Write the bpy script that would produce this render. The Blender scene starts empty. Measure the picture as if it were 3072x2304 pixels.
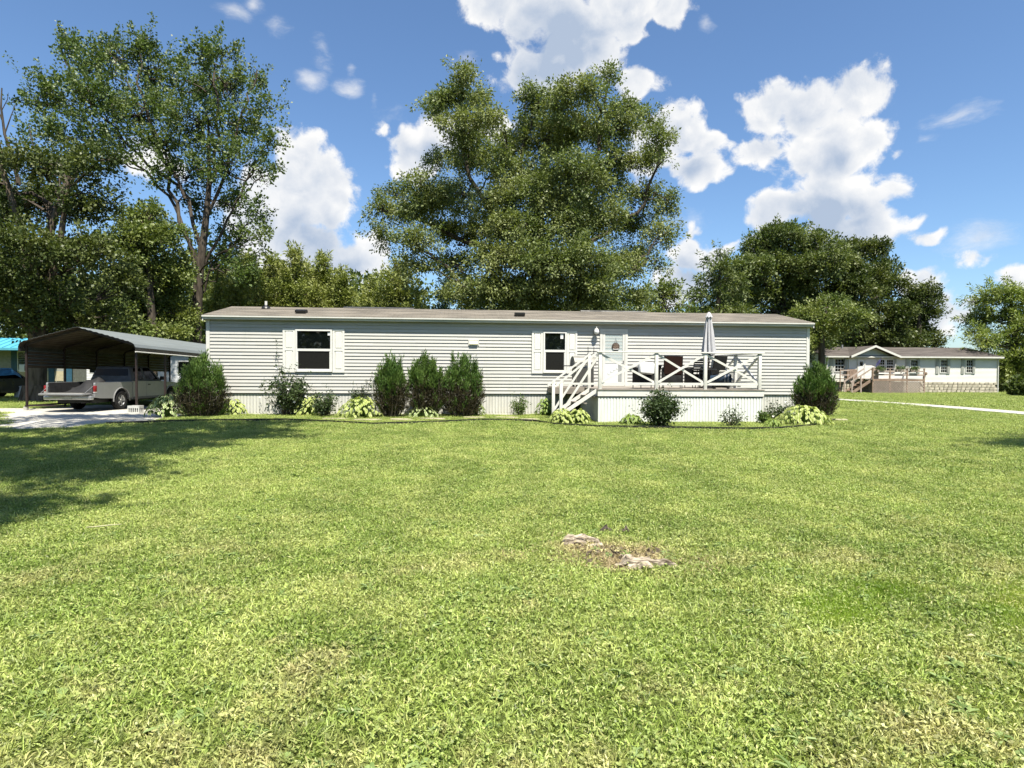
import bpy, bmesh, math, random
import numpy as np
from mathutils import Vector, Matrix, Euler
R = math.radians
PI = math.pi
rng = np.random.default_rng(7)
random.seed(7)
scene = bpy.context.scene
COL = scene.collection

# ------------------------------------------------------------------ camera
F = 1850.0                                   # focal length in pixels of the 3072 wide photograph
CAMZ = 1.5
cam_d = bpy.data.cameras.new('camera')
cam = bpy.data.objects.new('camera', cam_d)
COL.objects.link(cam)
cam_d.sensor_width = 36
cam_d.lens = F / 3072 * 36
cam_d.clip_start = 0.05
cam_d.clip_end = 3000
CM = Matrix.Rotation(R(90 - 1.27), 3, 'X') @ Matrix.Rotation(0.0060, 3, 'Z')
cam.matrix_world = Matrix.Translation((0, 0, CAMZ)) @ CM.to_4x4()
scene.camera = cam

# ------------------------------------------------------------------ light
SUN_EL, SUN_AZ = R(62), R(24)                # azimuth measured from straight behind the camera towards +X
sun_dir = Vector((math.sin(SUN_AZ) * math.cos(SUN_EL), -math.cos(SUN_AZ) * math.cos(SUN_EL), math.sin(SUN_EL)))
sd = bpy.data.lights.new('sun', 'SUN')
sd.energy = 5.0
sd.angle = R(0.53)
sd.color = (1.0, 0.94, 0.82)
so = bpy.data.objects.new('sun', sd)
COL.objects.link(so)
so.location = (20, -40, 60)
so.rotation_euler = sun_dir.to_track_quat('Z', 'Y').to_euler()
scene.view_settings.view_transform = 'Standard'
scene.view_settings.look = 'None'
scene.view_settings.exposure = 1.20
scene.view_settings.gamma = 1
scene.view_settings.use_curve_mapping = False
scene.cycles.max_bounces = 6
scene.cycles.diffuse_bounces = 3
scene.cycles.glossy_bounces = 3
scene.cycles.transmission_bounces = 4
scene.cycles.transparent_max_bounces = 6
scene.cycles.caustics_reflective = False
scene.cycles.caustics_refractive = False
scene.cycles.sample_clamp_indirect = 6


def ray(px, py):
    d = CM @ Vector(((px - 1536) / F, -(py - 1152) / F, -1))
    return d / d.y


def at(px, py, Y):
    """the point seen at that place of the photograph, Y metres ahead"""
    d = ray(px, py)
    return Vector((d.x * Y, Y, CAMZ + d.z * Y))


def at2(x, y, Y):                             # same, in a 2212 wide view
    return at(x * 1.38879, y * 1.38879, Y)


def gz(x, y):
    t = np.clip((np.asarray(y, float) - 24) / 26, 0, 1)
    return -0.25 * t * t * (3 - 2 * t)


def gxy(px, py):
    """where the line of sight meets the lawn"""
    d = ray(px, py)
    t = -CAMZ / d.z
    for _ in range(6):
        t = -(CAMZ - float(gz(d.x * t, t))) / d.z
    return Vector((d.x * t, t, float(gz(d.x * t, t))))


# ------------------------------------------------------------------ sky
def N(nt, typ, **kw):
    n = nt.nodes.new(typ)
    for k, v in kw.items():
        if k == 'loc':
            continue
        if k.startswith('i_'):
            n.inputs[k[2:].replace('_', ' ')].default_value = v
        else:
            setattr(n, k, v)
    return n


def mth(nt, op, a, b=None, c=None, clamp=False):
    n = nt.nodes.new('ShaderNodeMath')
    n.operation = op
    n.use_clamp = clamp
    for i, v in enumerate((a, b, c)):
        if v is None:
            continue
        if isinstance(v, (int, float)):
            n.inputs[i].default_value = v
        else:
            nt.links.new(v, n.inputs[i])
    return n.outputs[0]


def vmth(nt, op, a, b=None, scale=None):
    n = nt.nodes.new('ShaderNodeVectorMath')
    n.operation = op
    for i, v in enumerate((a, b)):
        if v is None:
            continue
        if isinstance(v, (tuple, list, Vector)):
            n.inputs[i].default_value = tuple(v)
        else:
            nt.links.new(v, n.inputs[i])
    if scale is not None:
        n.inputs['Scale'].default_value = scale
    return n.outputs['Value'] if op in ('LENGTH', 'DOT_PRODUCT', 'DISTANCE') else n.outputs['Vector']


def maprange(nt, v, a, b, c=0.0, d=1.0, smooth=True):
    n = nt.nodes.new('ShaderNodeMapRange')
    if smooth:
        n.interpolation_type = 'SMOOTHSTEP'
    nt.links.new(v, n.inputs[0])
    for i, x in enumerate((a, b, c, d)):
        n.inputs[i + 1].default_value = x
    return n.outputs[0]


def mixcol(nt, fac, a, b, blend='MIX'):
    n = nt.nodes.new('ShaderNodeMix')
    n.data_type = 'RGBA'
    n.blend_type = blend
    for sock, v in ((n.inputs[0], fac), (n.inputs[6], a), (n.inputs[7], b)):
        if isinstance(v, (int, float)):
            sock.default_value = v
        elif isinstance(v, (tuple, list)):
            sock.default_value = tuple(v) + ((1,) if len(v) == 3 else ())
        else:
            nt.links.new(v, sock)
    return n.outputs[2]


# clouds: centre and half sizes in the 2212 wide view, and thickness
CLOUDS = [
    (1060, 10, 70, 40, 1.0), (1180, 10, 110, 75, 1.1), (1330, 20, 120, 75, 1.1), (1450, 10, 60, 40, .9), (1250, 90, 110, 80, 1.15),
    (1180, 150, 90, 60, 1.0), (1300, 120, 70, 60, 1.0), (1380, 180, 50, 36, .9), (1120, 180, 60, 40, .8),
    (1850, 200, 75, 55, 1.05), (1750, 250, 90, 60, 1.1), (1660, 240, 60, 60, 1.0), (1640, 330, 65, 45, 1.0), (1780, 330, 120, 85, 1.2),
    (1870, 310, 60, 70, 1.0), (1940, 325, 25, 20, .7), (1800, 430, 110, 85, 1.15), (1700, 455, 75, 45, .95), (1850, 500, 90, 60, 1.0), (1920, 528, 26, 16, .6), (1640, 525, 40, 30, .7),
    (640, 345, 60, 55, 1.05), (700, 370, 60, 60, 1.0), (640, 430, 85, 80, 1.1), (700, 460, 60, 60, 1.0), (650, 540, 90, 80, 1.05), (740, 580, 70, 55, 1.0), (800, 560, 55, 60, .95), (800, 620, 60, 50, .9), (560, 480, 70, 120, 1.0), (340, 350, 60, 40, .85),
    (830, 270, 30, 32, .85), (880, 310, 60, 45, 1.0), (950, 290, 70, 40, 1.0), (900, 350, 50, 40, .95), (1080, 270, 60, 40, .8),
    (1460, 290, 70, 55, 1.0), (1510, 310, 40, 40, .9), (1500, 375, 70, 45, 1.0), (1400, 340, 60, 60, .9),
    (1500, 490, 24, 22, .75), (1490, 550, 60, 50, 1.0), (1550, 545, 45, 25, .8), (1470, 610, 80, 55, 1.0),
    (2000, 618, 44, 36, .9), (2040, 670, 60, 50, .95), (2018, 512, 46, 18, .55), (2105, 552, 46, 26, .62), (2215, 605, 50, 30, .8),
]


WISPS = [(510, 28, 48, 24, 1), (552, 8, 30, 22, .9), (600, 62, 34, 20, .7), (665, 172, 44, 20, 1.1), (748, 190, 42, 22, 1.1), (695, 118, 30, 48, .75), (756, 158, 14, 20, .8), (812, 220, 14, 20, .6),
         (2070, 250, 78, 26, .9), (2012, 290, 24, 12, .7), (1540, 40, 20, 16, .7), (2110, 520, 70, 40, .7), (1975, 500, 40, 20, .6), (1480, 470, 60, 30, .7), (860, 240, 50, 20, .6), (1000, 160, 50, 60, .5)]
# greyer undersides of the big clouds, same units
BASES = [(1215, 105, 120, 85, 1.0), (1180, 165, 80, 40, .8), (1770, 470, 130, 75, .75), (1800, 350, 60, 45, .5), (660, 520, 90, 70, .8), (740, 590, 80, 40, .6), (930, 330, 70, 30, .6), (1490, 375, 60, 40, .6), (1490, 590, 60, 40, .7), (2020, 680, 60, 40, .6)]


def blobs(nt, p, rows, lim, gain, soft):
    m = None
    for cx, cy, rx, ry, k in rows:
        d = (CM @ Vector(((cx * 1.38879 - 1536) / F, -(cy * 1.38879 - 1152) / F, -1)))
        s = 1 / d.length
        c = d * s
        a, b = rx * 1.38879 / F * s * 1.08, ry * 1.38879 / F * s * 1.08
        n = nt.nodes.new('ShaderNodeVectorMath')
        n.operation = 'MULTIPLY_ADD'
        nt.links.new(p, n.inputs[0])
        n.inputs[1].default_value = (1 / a, 1 / a, 1 / b)
        n.inputs[2].default_value = (-c.x / a, -c.y / a, -c.z / b)
        f = mth(nt, 'MULTIPLY_ADD', vmth(nt, 'LENGTH', n.outputs[0]), -k * gain, k * gain * lim)
        m = f if m is None else mth(nt, 'SMOOTH_MAX', m, f, soft)
    return m


def billow(nt, p):
    n1 = N(nt, 'ShaderNodeTexNoise', i_Scale=19.0, i_Detail=8.0, i_Roughness=.66)
    nt.links.new(p, n1.inputs['Vector'])
    v1 = N(nt, 'ShaderNodeTexVoronoi', feature='SMOOTH_F1', i_Scale=24.0, i_Detail=1.0, i_Roughness=.5, i_Smoothness=.4)
    nt.links.new(p, v1.inputs['Vector'])
    return mth(nt, 'ADD', mth(nt, 'MULTIPLY_ADD', n1.outputs['Fac'], 1.35, -.675), mth(nt, 'MULTIPLY_ADD', v1.outputs['Distance'], -.60, .27))


SKY_STRENGTH = 0.074
world = bpy.data.worlds.new('World')
scene.world = world
world.use_nodes = True
wt = world.node_tree
wt.nodes.clear()
sky = N(wt, 'ShaderNodeTexSky', sky_type='NISHITA', sun_disc=False, sun_elevation=SUN_EL, altitude=200, air_density=1.0, dust_density=.7, ozone_density=1.6)
# Blender's sun_rotation 0 points to +Y and turns clockwise seen from above
sky.sun_rotation = math.atan2(sun_dir.x, sun_dir.y)
tc = N(wt, 'ShaderNodeTexCoord')
vdir = tc.outputs['Generated']
# gentle warp of the outline, then the heaped shapes, then the billows
nw = N(wt, 'ShaderNodeTexNoise', i_Scale=9.0, i_Detail=3.0, i_Roughness=.55)
wt.links.new(vdir, nw.inputs['Vector'])
warp = vmth(wt, 'SCALE', vmth(wt, 'SUBTRACT', nw.outputs['Color'], (.5, .5, .5)), scale=.05)
pw_ = vmth(wt, 'ADD', vdir, warp)
heapm = blobs(wt, pw_, CLOUDS, 1.32, .80, .10)
# scattered fair weather clouds all round the rest of the sky
nb_ = N(wt, 'ShaderNodeTexNoise', i_Scale=2.3, i_Detail=2.0, i_Roughness=.5)
wt.links.new(vdir, nb_.inputs['Vector'])
sepw = wt.nodes.new('ShaderNodeSeparateXYZ')
wt.links.new(vdir, sepw.inputs[0])
outv = maprange(wt, sepw.outputs[1], .62, .30)
bgc = mth(wt, 'MULTIPLY', mth(wt, 'MULTIPLY', maprange(wt, nb_.outputs['Fac'], .52, .72), outv), .7)
heapm = mth(wt, 'MAXIMUM', mth(wt, 'MAXIMUM', heapm, 0), bgc)
b0 = billow(wt, pw_)
b1 = billow(wt, vmth(wt, 'ADD', pw_, (.006, 0, .016)))
d0 = mth(wt, 'MULTIPLY', mth(wt, 'ADD', heapm, b0), maprange(wt, heapm, -.02, .10))
fib = N(wt, 'ShaderNodeTexNoise', i_Scale=14.0, i_Detail=7.0, i_Roughness=.68)
wt.links.new(vmth(wt, 'MULTIPLY', pw_, (.8, .8, 1.9)), fib.inputs['Vector'])
wisp = mth(wt, 'ADD', blobs(wt, pw_, WISPS, 1.1, .9, .1), mth(wt, 'MULTIPLY_ADD', fib.outputs['Fac'], 2.0, -1.12))
wisp = mth(wt, 'MULTIPLY', maprange(wt, wisp, .05, 1.1), .75)
alpha = mth(wt, 'MAXIMUM', maprange(wt, d0, .04, .36), wisp)
lo0 = N(wt, 'ShaderNodeTexNoise', i_Scale=8.5, i_Detail=3.0, i_Roughness=.5)
wt.links.new(pw_, lo0.inputs['Vector'])
lo1 = N(wt, 'ShaderNodeTexNoise', i_Scale=8.5, i_Detail=3.0, i_Roughness=.5)
wt.links.new(vmth(wt, 'ADD', pw_, (.012, 0, .038)), lo1.inputs['Vector'])
relief = mth(wt, 'ADD', mth(wt, 'SUBTRACT', b0, b1), mth(wt, 'MULTIPLY', mth(wt, 'SUBTRACT', lo0.outputs['Fac'], lo1.outputs['Fac']), 1.7))
base = maprange(wt, mth(wt, 'ADD', blobs(wt, pw_, BASES, 1.25, .9, .1), mth(wt, 'MULTIPLY', b0, .35)), .0, .75)
edge = maprange(wt, d0, .15, .75)
shade = mth(wt, 'ADD', mth(wt, 'MULTIPLY', relief, .85), mth(wt, 'MULTIPLY_ADD', edge, -.30, .92))
shade = mth(wt, 'SUBTRACT', shade, mth(wt, 'MULTIPLY', base, .75), clamp=True)
ccol = mixcol(wt, shade, (2.75, 3.3, 4.2), (6.1, 6.05, 5.95))
skyc = mixcol(wt, 1.0, sky.outputs[0], (.78, .93, 1.06), 'MULTIPLY')
col = mixcol(wt, mth(wt, 'MULTIPLY', alpha, .97), skyc, ccol)
bgn = N(wt, 'ShaderNodeBackground', i_Strength=SKY_STRENGTH)
wt.links.new(col, bgn.inputs[0])
wo = N(wt, 'ShaderNodeOutputWorld')
wt.links.new(bgn.outputs[0], wo.inputs[0])
world.cycles.sampling_method = 'MANUAL'
world.cycles.sample_map_resolution = 512


# ------------------------------------------------------------------ helpers
def tag(o, label=None, cat=None, group=None, kind=None):
    if label: o['label'] = label
    if cat: o['category'] = cat
    if group: o['group'] = group
    if kind: o['kind'] = kind
    return o


def thing(name, label, cat, loc=(0, 0, 0), rz=0.0, group=None):
    o = bpy.data.objects.new(name, None)
    COL.objects.link(o)
    o.location = loc
    o.rotation_euler = (0, 0, rz)
    o.empty_display_size = .2
    return tag(o, label, cat, group)


class MB:
    """collects shapes and links them as one mesh object"""
    def __init__(self):
        self.v, self.f, self.m, self.s = [], [], [], []
        self.mi = 0

    def add(self, vs, fs, smooth=False):
        n = len(self.v)
        self.v += [tuple(x) for x in vs]
        self.f += [tuple(i + n for i in f) for f in fs]
        self.m += [self.mi] * len(fs)
        self.s += [smooth] * len(fs)
        return self

    def box(self, x0, x1, y0, y1, z0, z1):
        return self.add([(x0, y0, z0), (x1, y0, z0), (x1, y1, z0), (x0, y1, z0), (x0, y0, z1), (x1, y0, z1), (x1, y1, z1), (x0, y1, z1)],
                        [(0, 3, 2, 1), (4, 5, 6, 7), (0, 1, 5, 4), (1, 2, 6, 5), (2, 3, 7, 6), (3, 0, 4, 7)])

    def bbox(self, x0, x1, y0, y1, z0, z1, b=.01):
        """box with chamfered edges along all sides (a small bevel)"""
        bm = bmesh.new()
        bmesh.ops.create_cube(bm, size=1)
        for v in bm.verts:
            v.co = ((x0 + x1) / 2 + v.co.x * (x1 - x0), (y0 + y1) / 2 + v.co.y * (y1 - y0), (z0 + z1) / 2 + v.co.z * (z1 - z0))
        bmesh.ops.bevel(bm, geom=list(bm.edges), offset=b, segments=2, profile=.5, affect='EDGES')
        bm.verts.index_update()
        self.add([v.co[:] for v in bm.verts], [[v.index for v in f.verts] for f in bm.faces], smooth=True)
        bm.free()
        return self

    def bar(self, a, b, w, h, up=(0, 0, 1)):
        """square bar from a to b, w wide and h high"""
        a, b = Vector(a), Vector(b)
        d = (b - a).normalized()
        s = d.cross(Vector(up))
        if s.length < 1e-4:
            s = d.cross(Vector((1, 0, 0)))
        s.normalize()
        u = s.cross(d)
        vs = []
        for p in (a, b):
            for i, j in ((-1, -1), (1, -1), (1, 1), (-1, 1)):
                vs.append(p + s * (i * w / 2) + u * (j * h / 2))
        return self.add(vs, [(0, 1, 2, 3), (7, 6, 5, 4), (0, 4, 5, 1), (1, 5, 6, 2), (2, 6, 7, 3), (3, 7, 4, 0)])

    def tube(self, pts, rad, n=8, cap=True):
        pts = [Vector(p) for p in pts]
        if isinstance(rad, (int, float)):
            rad = [rad] * len(pts)
        vs, fs = [], []
        s = None
        for i, p in enumerate(pts):
            d = (pts[min(i + 1, len(pts) - 1)] - pts[max(i - 1, 0)]).normalized()
            if s is None:
                s = d.cross(Vector((0, 0, 1)))
                if s.length < .05:
                    s = Vector((1, 0, 0))
            s = (s - d * s.dot(d)).normalized()
            t = d.cross(s)
            for k in range(n):
                a = 2 * PI * k / n
                vs.append(p + (s * math.cos(a) + t * math.sin(a)) * rad[i])
        for i in range(len(pts) - 1):
            for k in range(n):
                fs.append((i * n + k, i * n + (k + 1) % n, (i + 1) * n + (k + 1) % n, (i + 1) * n + k))
        self.add(vs, fs, True)
        if cap:
            m = len(self.v) - len(vs)
            self.f.append(tuple(m + k for k in reversed(range(n)))); self.m.append(self.mi); self.s.append(False)
            self.f.append(tuple(m + (len(pts) - 1) * n + k for k in range(n))); self.m.append(self.mi); self.s.append(False)
        return self

    def lathe(self, prof, n=20, c=(0, 0, 0), axis='z'):
        """prof: (radius, height) pairs"""
        vs, fs = [], []
        for r, h in prof:
            for k in range(n):
                a = 2 * PI * k / n
                x, y = r * math.cos(a), r * math.sin(a)
                p = (x, y, h) if axis == 'z' else ((h, x, y) if axis == 'x' else (y, h, x))
                vs.append((p[0] + c[0], p[1] + c[1], p[2] + c[2]))
        for i in range(len(prof) - 1):
            for k in range(n):
                fs.append((i * n + k, i * n + (k + 1) % n, (i + 1) * n + (k + 1) % n, (i + 1) * n + k))
        return self.add(vs, fs, True)

    def prism(self, poly, a, b, axis='y'):
        """2-D outline extruded from a to b; axis y: outline in x,z; x: outline in y,z; z: outline in x,y"""
        def P(p, t):
            return (p[0], t, p[1]) if axis == 'y' else ((t, p[0], p[1]) if axis == 'x' else (p[0], p[1], t))
        n = len(poly)
        vs = [P(p, a) for p in poly] + [P(p, b) for p in poly]
        fs = [tuple(range(n)), tuple(reversed(range(n, 2 * n)))] + [(i, i + n, (i + 1) % n + n, (i + 1) % n) for i in range(n)]
        return self.add(vs, fs)

    def sweep(self, prof, a, b):
        """closed profile (y,z) swept along x from a to b"""
        return self.prism(prof, a, b, 'x')

    def mesh(self, name, mat):
        me = bpy.data.meshes.new(name)
        me.from_pydata(self.v, [], self.f)
        mats = mat if isinstance(mat, (list, tuple)) else [mat]
        for m in mats:
            me.materials.append(m)
        me.polygons.foreach_set('material_index', self.m)
        me.polygons.foreach_set('use_smooth', self.s)
        bm = bmesh.new()
        bm.from_mesh(me)
        bmesh.ops.recalc_face_normals(bm, faces=bm.faces)
        bm.to_mesh(me)
        bm.free()
        if any(self.s):
            me.set_sharp_from_angle(angle=R(42))
        me.update()
        return me

    def build(self, name, mat, parent=None, loc=None, rot=None):
        return link(name, self.mesh(name, mat), parent, loc, rot)


def link(name, me, parent=None, loc=None, rot=None, scale=None):
    o = bpy.data.objects.new(name, me)
    COL.objects.link(o)
    if parent is not None:
        o.parent = parent
    if loc is not None: o.location = loc
    if rot is not None: o.rotation_euler = rot
    if scale is not None: o.scale = scale
    return o


def copy_tree(o, parent=None):
    c = o.copy()
    COL.objects.link(c)
    if parent is not None:
        c.parent = parent
    for ch in list(o.children):
        copy_tree(ch, c)
    return c


# ------------------------------------------------------------------ materials
KB = .83                                     # one scale for all built surfaces, to suit the exposure


def pmat(name, col, rough=.6, spec=.4, metal=0.0, var=.12, nscale=6.0, bump=.0, bscale=40.0, col2=None, coords='Object', stretch=None, coat=0):
    """painted / plain surface with uneven colour and fine relief"""
    col = tuple(c * KB for c in col)
    col2 = tuple(c * KB for c in col2) if col2 else None
    m = bpy.data.materials.new(name)
    m.use_nodes = True
    nt = m.node_tree
    b = nt.nodes['Principled BSDF']
    b.inputs['Roughness'].default_value = rough
    b.inputs['Specular IOR Level'].default_value = spec
    b.inputs['Metallic'].default_value = metal
    b.inputs['Coat Weight'].default_value = coat
    t = nt.nodes.new('ShaderNodeTexCoord')
    vec = t.outputs[coords]
    if stretch:
        vec = vmth(nt, 'MULTIPLY', vec, stretch)
    n = N(nt, 'ShaderNodeTexNoise', i_Scale=nscale, i_Detail=5.0, i_Roughness=.6)
    nt.links.new(vec, n.inputs['Vector'])
    f = maprange(nt, n.outputs['Fac'], .3, .7)
    c2 = col2 or tuple(c * (1 - var * 2.2) for c in col)
    c = mixcol(nt, f, c2, col)
    nt.links.new(c, b.inputs['Base Color'])
    nt.links.new(maprange(nt, n.outputs['Fac'], .3, .7, min(1, rough * 1.15), rough * .9), b.inputs['Roughness'])
    if bump > 0:
        n2 = N(nt, 'ShaderNodeTexNoise', i_Scale=bscale, i_Detail=4.0, i_Roughness=.6)
        nt.links.new(vec, n2.inputs['Vector'])
        bp = N(nt, 'ShaderNodeBump', i_Strength=bump, i_Distance=.01)
        nt.links.new(n2.outputs['Fac'], bp.inputs['Height'])
        nt.links.new(bp.outputs[0], b.inputs['Normal'])
    return m


def leafmat(name, a, b_, c=None, trans=.3, rough=.5, clump=.35, cscale=.5, spec=.35):
    """leaves: every leaf its own tint, slow drift of tint through the crown, some light shining through"""
    m = bpy.data.materials.new(name)
    m.use_nodes = True
    nt = m.node_tree
    b = nt.nodes['Principled BSDF']
    g = nt.nodes.new('ShaderNodeNewGeometry')
    col = mixcol(nt, g.outputs['Random Per Island'], a, b_)
    n = N(nt, 'ShaderNodeTexNoise', i_Scale=cscale, i_Detail=3.0)
    nt.links.new(g.outputs['Position'], n.inputs['Vector'])
    col = mixcol(nt, mth(nt, 'MULTIPLY', maprange(nt, n.outputs['Fac'], .38, .66), clump), col, c or tuple(x * 1.5 for x in b_))
    nt.links.new(col, b.inputs['Base Color'])
    b.inputs['Roughness'].default_value = rough
    b.inputs['Specular IOR Level'].default_value = spec
    tr = nt.nodes.new('ShaderNodeBsdfTranslucent')
    tcol = mixcol(nt, 1.0, col, (1.15, 1.25, .55), 'MULTIPLY')
    nt.links.new(tcol, tr.inputs['Color'])
    mx = nt.nodes.new('ShaderNodeMixShader')
    mx.inputs[0].default_value = trans
    nt.links.new(b.outputs[0], mx.inputs[1])
    nt.links.new(tr.outputs[0], mx.inputs[2])
    nt.links.new(mx.outputs[0], nt.nodes['Material Output'].inputs[0])
    return m


M = {}
M['siding'] = pmat('vinyl_siding', (.50, .495, .465), .5, .35, var=.05, nscale=1.4, bump=.15, bscale=60, stretch=(.3, 1, 3))
def grime(m, amount=.35, tint=(.30, .32, .26)):
    nt = m.node_tree
    b = nt.nodes['Principled BSDF']
    src = b.inputs['Base Color'].links[0].from_socket
    g = nt.nodes.new('ShaderNodeNewGeometry')
    n = N(nt, 'ShaderNodeTexNoise', i_Scale=1.0, i_Detail=6.0, i_Roughness=.7)
    nt.links.new(vmth(nt, 'MULTIPLY', g.outputs['Position'], (3.5, 3.5, .45)), n.inputs['Vector'])
    n2 = N(nt, 'ShaderNodeTexNoise', i_Scale=.5, i_Detail=3.0)
    nt.links.new(g.outputs['Position'], n2.inputs['Vector'])
    f = mth(nt, 'MULTIPLY', maprange(nt, n.outputs['Fac'], .46, .74), maprange(nt, n2.outputs['Fac'], .35, .6))
    nt.links.new(mixcol(nt, mth(nt, 'MULTIPLY', f, amount), src, tint), b.inputs['Base Color'])


grime(M['siding'])
M['trim'] = pmat('white_trim', (.68, .675, .63), .45, .4, var=.05, nscale=4)
M['skirting'] = pmat('white_skirting', (.66, .655, .61), .45, .4, var=.06, nscale=2.5, stretch=(2, 2, .6))
M['deckskirt'] = pmat('white_deck_skirting', (.74, .755, .72), .4, .4, var=.04, nscale=2.5, stretch=(2, 2, .6))
M['fascia'] = pmat('weathered_fascia', (.60, .585, .49), .5, .35, nscale=1.2, col2=(.40, .42, .33), stretch=(.5, 1, 6))
M['soffit'] = pmat('soffit', (.6, .6, .56), .6, .3)
M['whitepaint'] = pmat('white_painted_wood', (.72, .71, .66), .5, .35, var=.06, nscale=5, bump=.15, bscale=80)
grime(M['skirting'], .45, (.33, .30, .22))
grime(M['deckskirt'], .35, (.45, .44, .36))
M['shutter'] = pmat('white_shutter', (.72, .715, .67), .45, .4, var=.03)
M['frame'] = pmat('window_frame', (.72, .72, .69), .4, .4, var=.03)
M['black'] = pmat('black_plastic', (.018, .018, .018), .5, .4, var=.2)
M['blackmetal'] = pmat('black_metal', (.02, .02, .022), .4, .5, var=.2)
M['gapshadow'] = pmat('painted_gap_shadow', (.03, .03, .028), .9, .1)
M['steel'] = pmat('galvanised_sheet', (.27, .30, .30), .45, .5, metal=.25, var=.1, nscale=1.0, stretch=(3, .3, 1))
M['frame_brown'] = pmat('brown_steel_tube', (.035, .022, .02), .5, .4, var=.2)
M['concrete'] = pmat('pale_concrete', (.52, .50, .45), .85, .2, var=.12, nscale=3, bump=.3, bscale=60)
M['bark'] = pmat('bark', (.115, .095, .075), .9, .1, nscale=3.0, col2=(.04, .033, .027), bump=1.0, bscale=14, stretch=(3, 3, .5))
M['bark_pale'] = pmat('pale_bark', (.21, .165, .125), .9, .1, nscale=2.0, col2=(.07, .055, .042), bump=1.0, bscale=12, stretch=(3, 3, .6))
M['twig'] = pmat('twig_bark', (.10, .085, .065), .9, .1, nscale=2.0)


def glass(name, tint, rough=.04, spec=.45):
    m = bpy.data.materials.new(name)
    m.use_nodes = True
    nt = m.node_tree
    b = nt.nodes['Principled BSDF']
    t = nt.nodes.new('ShaderNodeTexCoord')
    n = N(nt, 'ShaderNodeTexNoise', i_Scale=3.0, i_Detail=2.0)
    nt.links.new(t.outputs['Object'], n.inputs['Vector'])
    nt.links.new(mixcol(nt, n.outputs['Fac'], tuple(x * .5 for x in tint), tint), b.inputs['Base Color'])
    b.inputs['Roughness'].default_value = rough
    b.inputs['Specular IOR Level'].default_value = spec
    bp = N(nt, 'ShaderNodeBump', i_Strength=.04, i_Distance=.02)
    nt.links.new(n.outputs['Fac'], bp.inputs['Height'])
    nt.links.new(bp.outputs[0], b.inputs['Normal'])
    return m


M['glass'] = glass('dark_window_glass', (.004, .006, .006), .02, .7)
M['screen'] = pmat('window_screen', (.009, .009, .007), .6, .2, var=.2, nscale=30)
M['carglass'] = glass('car_glass', (.003, .003, .004), .06, .15)

# ------------------------------------------------------------------ the mobile home
H0 = Vector((-9.75, 19.8, 0))
TH = math.atan2(1.7, 20.035)
HL = 20.107
EX = Vector((math.cos(TH), math.sin(TH), 0))
EY = Vector((-math.sin(TH), math.cos(TH), 0))


def hp(px, py, v=0.0):
    """u (along the front) and z where a line of sight meets the plane v of the house"""
    d = ray(px, py)
    t = (v + H0.dot(EY)) / d.dot(EY)
    return (t * d - H0).dot(EX), CAMZ + t * d.z


def hw(u, v, z=0.0):
    p = H0 + EX * u + EY * v
    return Vector((p.x, p.y, z))


home = thing('mobile_home', 'long pale grey mobile home with white shutters and low brown roof', 'mobile home', H0, TH)
ZS, ZE, ZF0, ZF1, ZR, HV, OV = .72, 3.06, 3.08, 3.20, 3.73, 4.75, .22
nc = 21
ch = (ZE - ZS) / nc
bprof = [(-.030, 0), (-.028, -.004), (-.012, -.004), (-.002, .004), (.02, .004), (.02, ch), (-.004, ch)]
BL = 3.72
full = MB().sweep(bprof, 0, BL).mesh('siding_board', M['siding'])
rb_ = random.Random(2)
for i in range(nc):
    x = .06
    first = BL * ((i * .37 + .2) % 1.0)
    while x < HL - .061:
        ln_b = min(first if x < .1 else BL, HL - .06 - x)
        if ln_b < .25:
            ln_b = min(.6, HL - .06 - x)
        o = link('siding_board', full, home, (x, -rb_.uniform(0, .004), ZS + i * ch + rb_.uniform(-.002, .002)), (rb_.uniform(-.02, .02), 0, 0))
        o.scale = (ln_b / BL + .0004, 1, 1)
        x += ln_b
# body, ends and back
b = MB()
b.box(.03, HL - .03, .022, HV - .02, .1, ZE + .06)
b.build('wall', M['siding'], home)
for x in (0, HL):
    s = 1 if x else -1
    c = MB().box(x - .055, x + .055, -.034, .06, .70, ZE)
    c.box(x - .02, x + .055 * s if s > 0 else x - .02, 0, 0, 0, 0) if False else None
    c.box(min(x, x + .055 * s) + .001, max(x, x + .055 * s), .06, .14, .70, ZE)
    c.build('corner_post', M['trim'], home)
# gable ends above the eaves, roof, fascia
rf = MB()
RX0, RX1 = -.10, HL + .10
ym = HV / 2
t_ = .05
slope = [(-OV - .02, ZF1 - .005), (ym, ZR), (HV + OV, ZF1), (HV + OV, ZF1 - t_), (ym, ZR - t_), (-OV - .02, ZF1 - t_)]
rf.sweep(slope, RX0, RX1)


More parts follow.
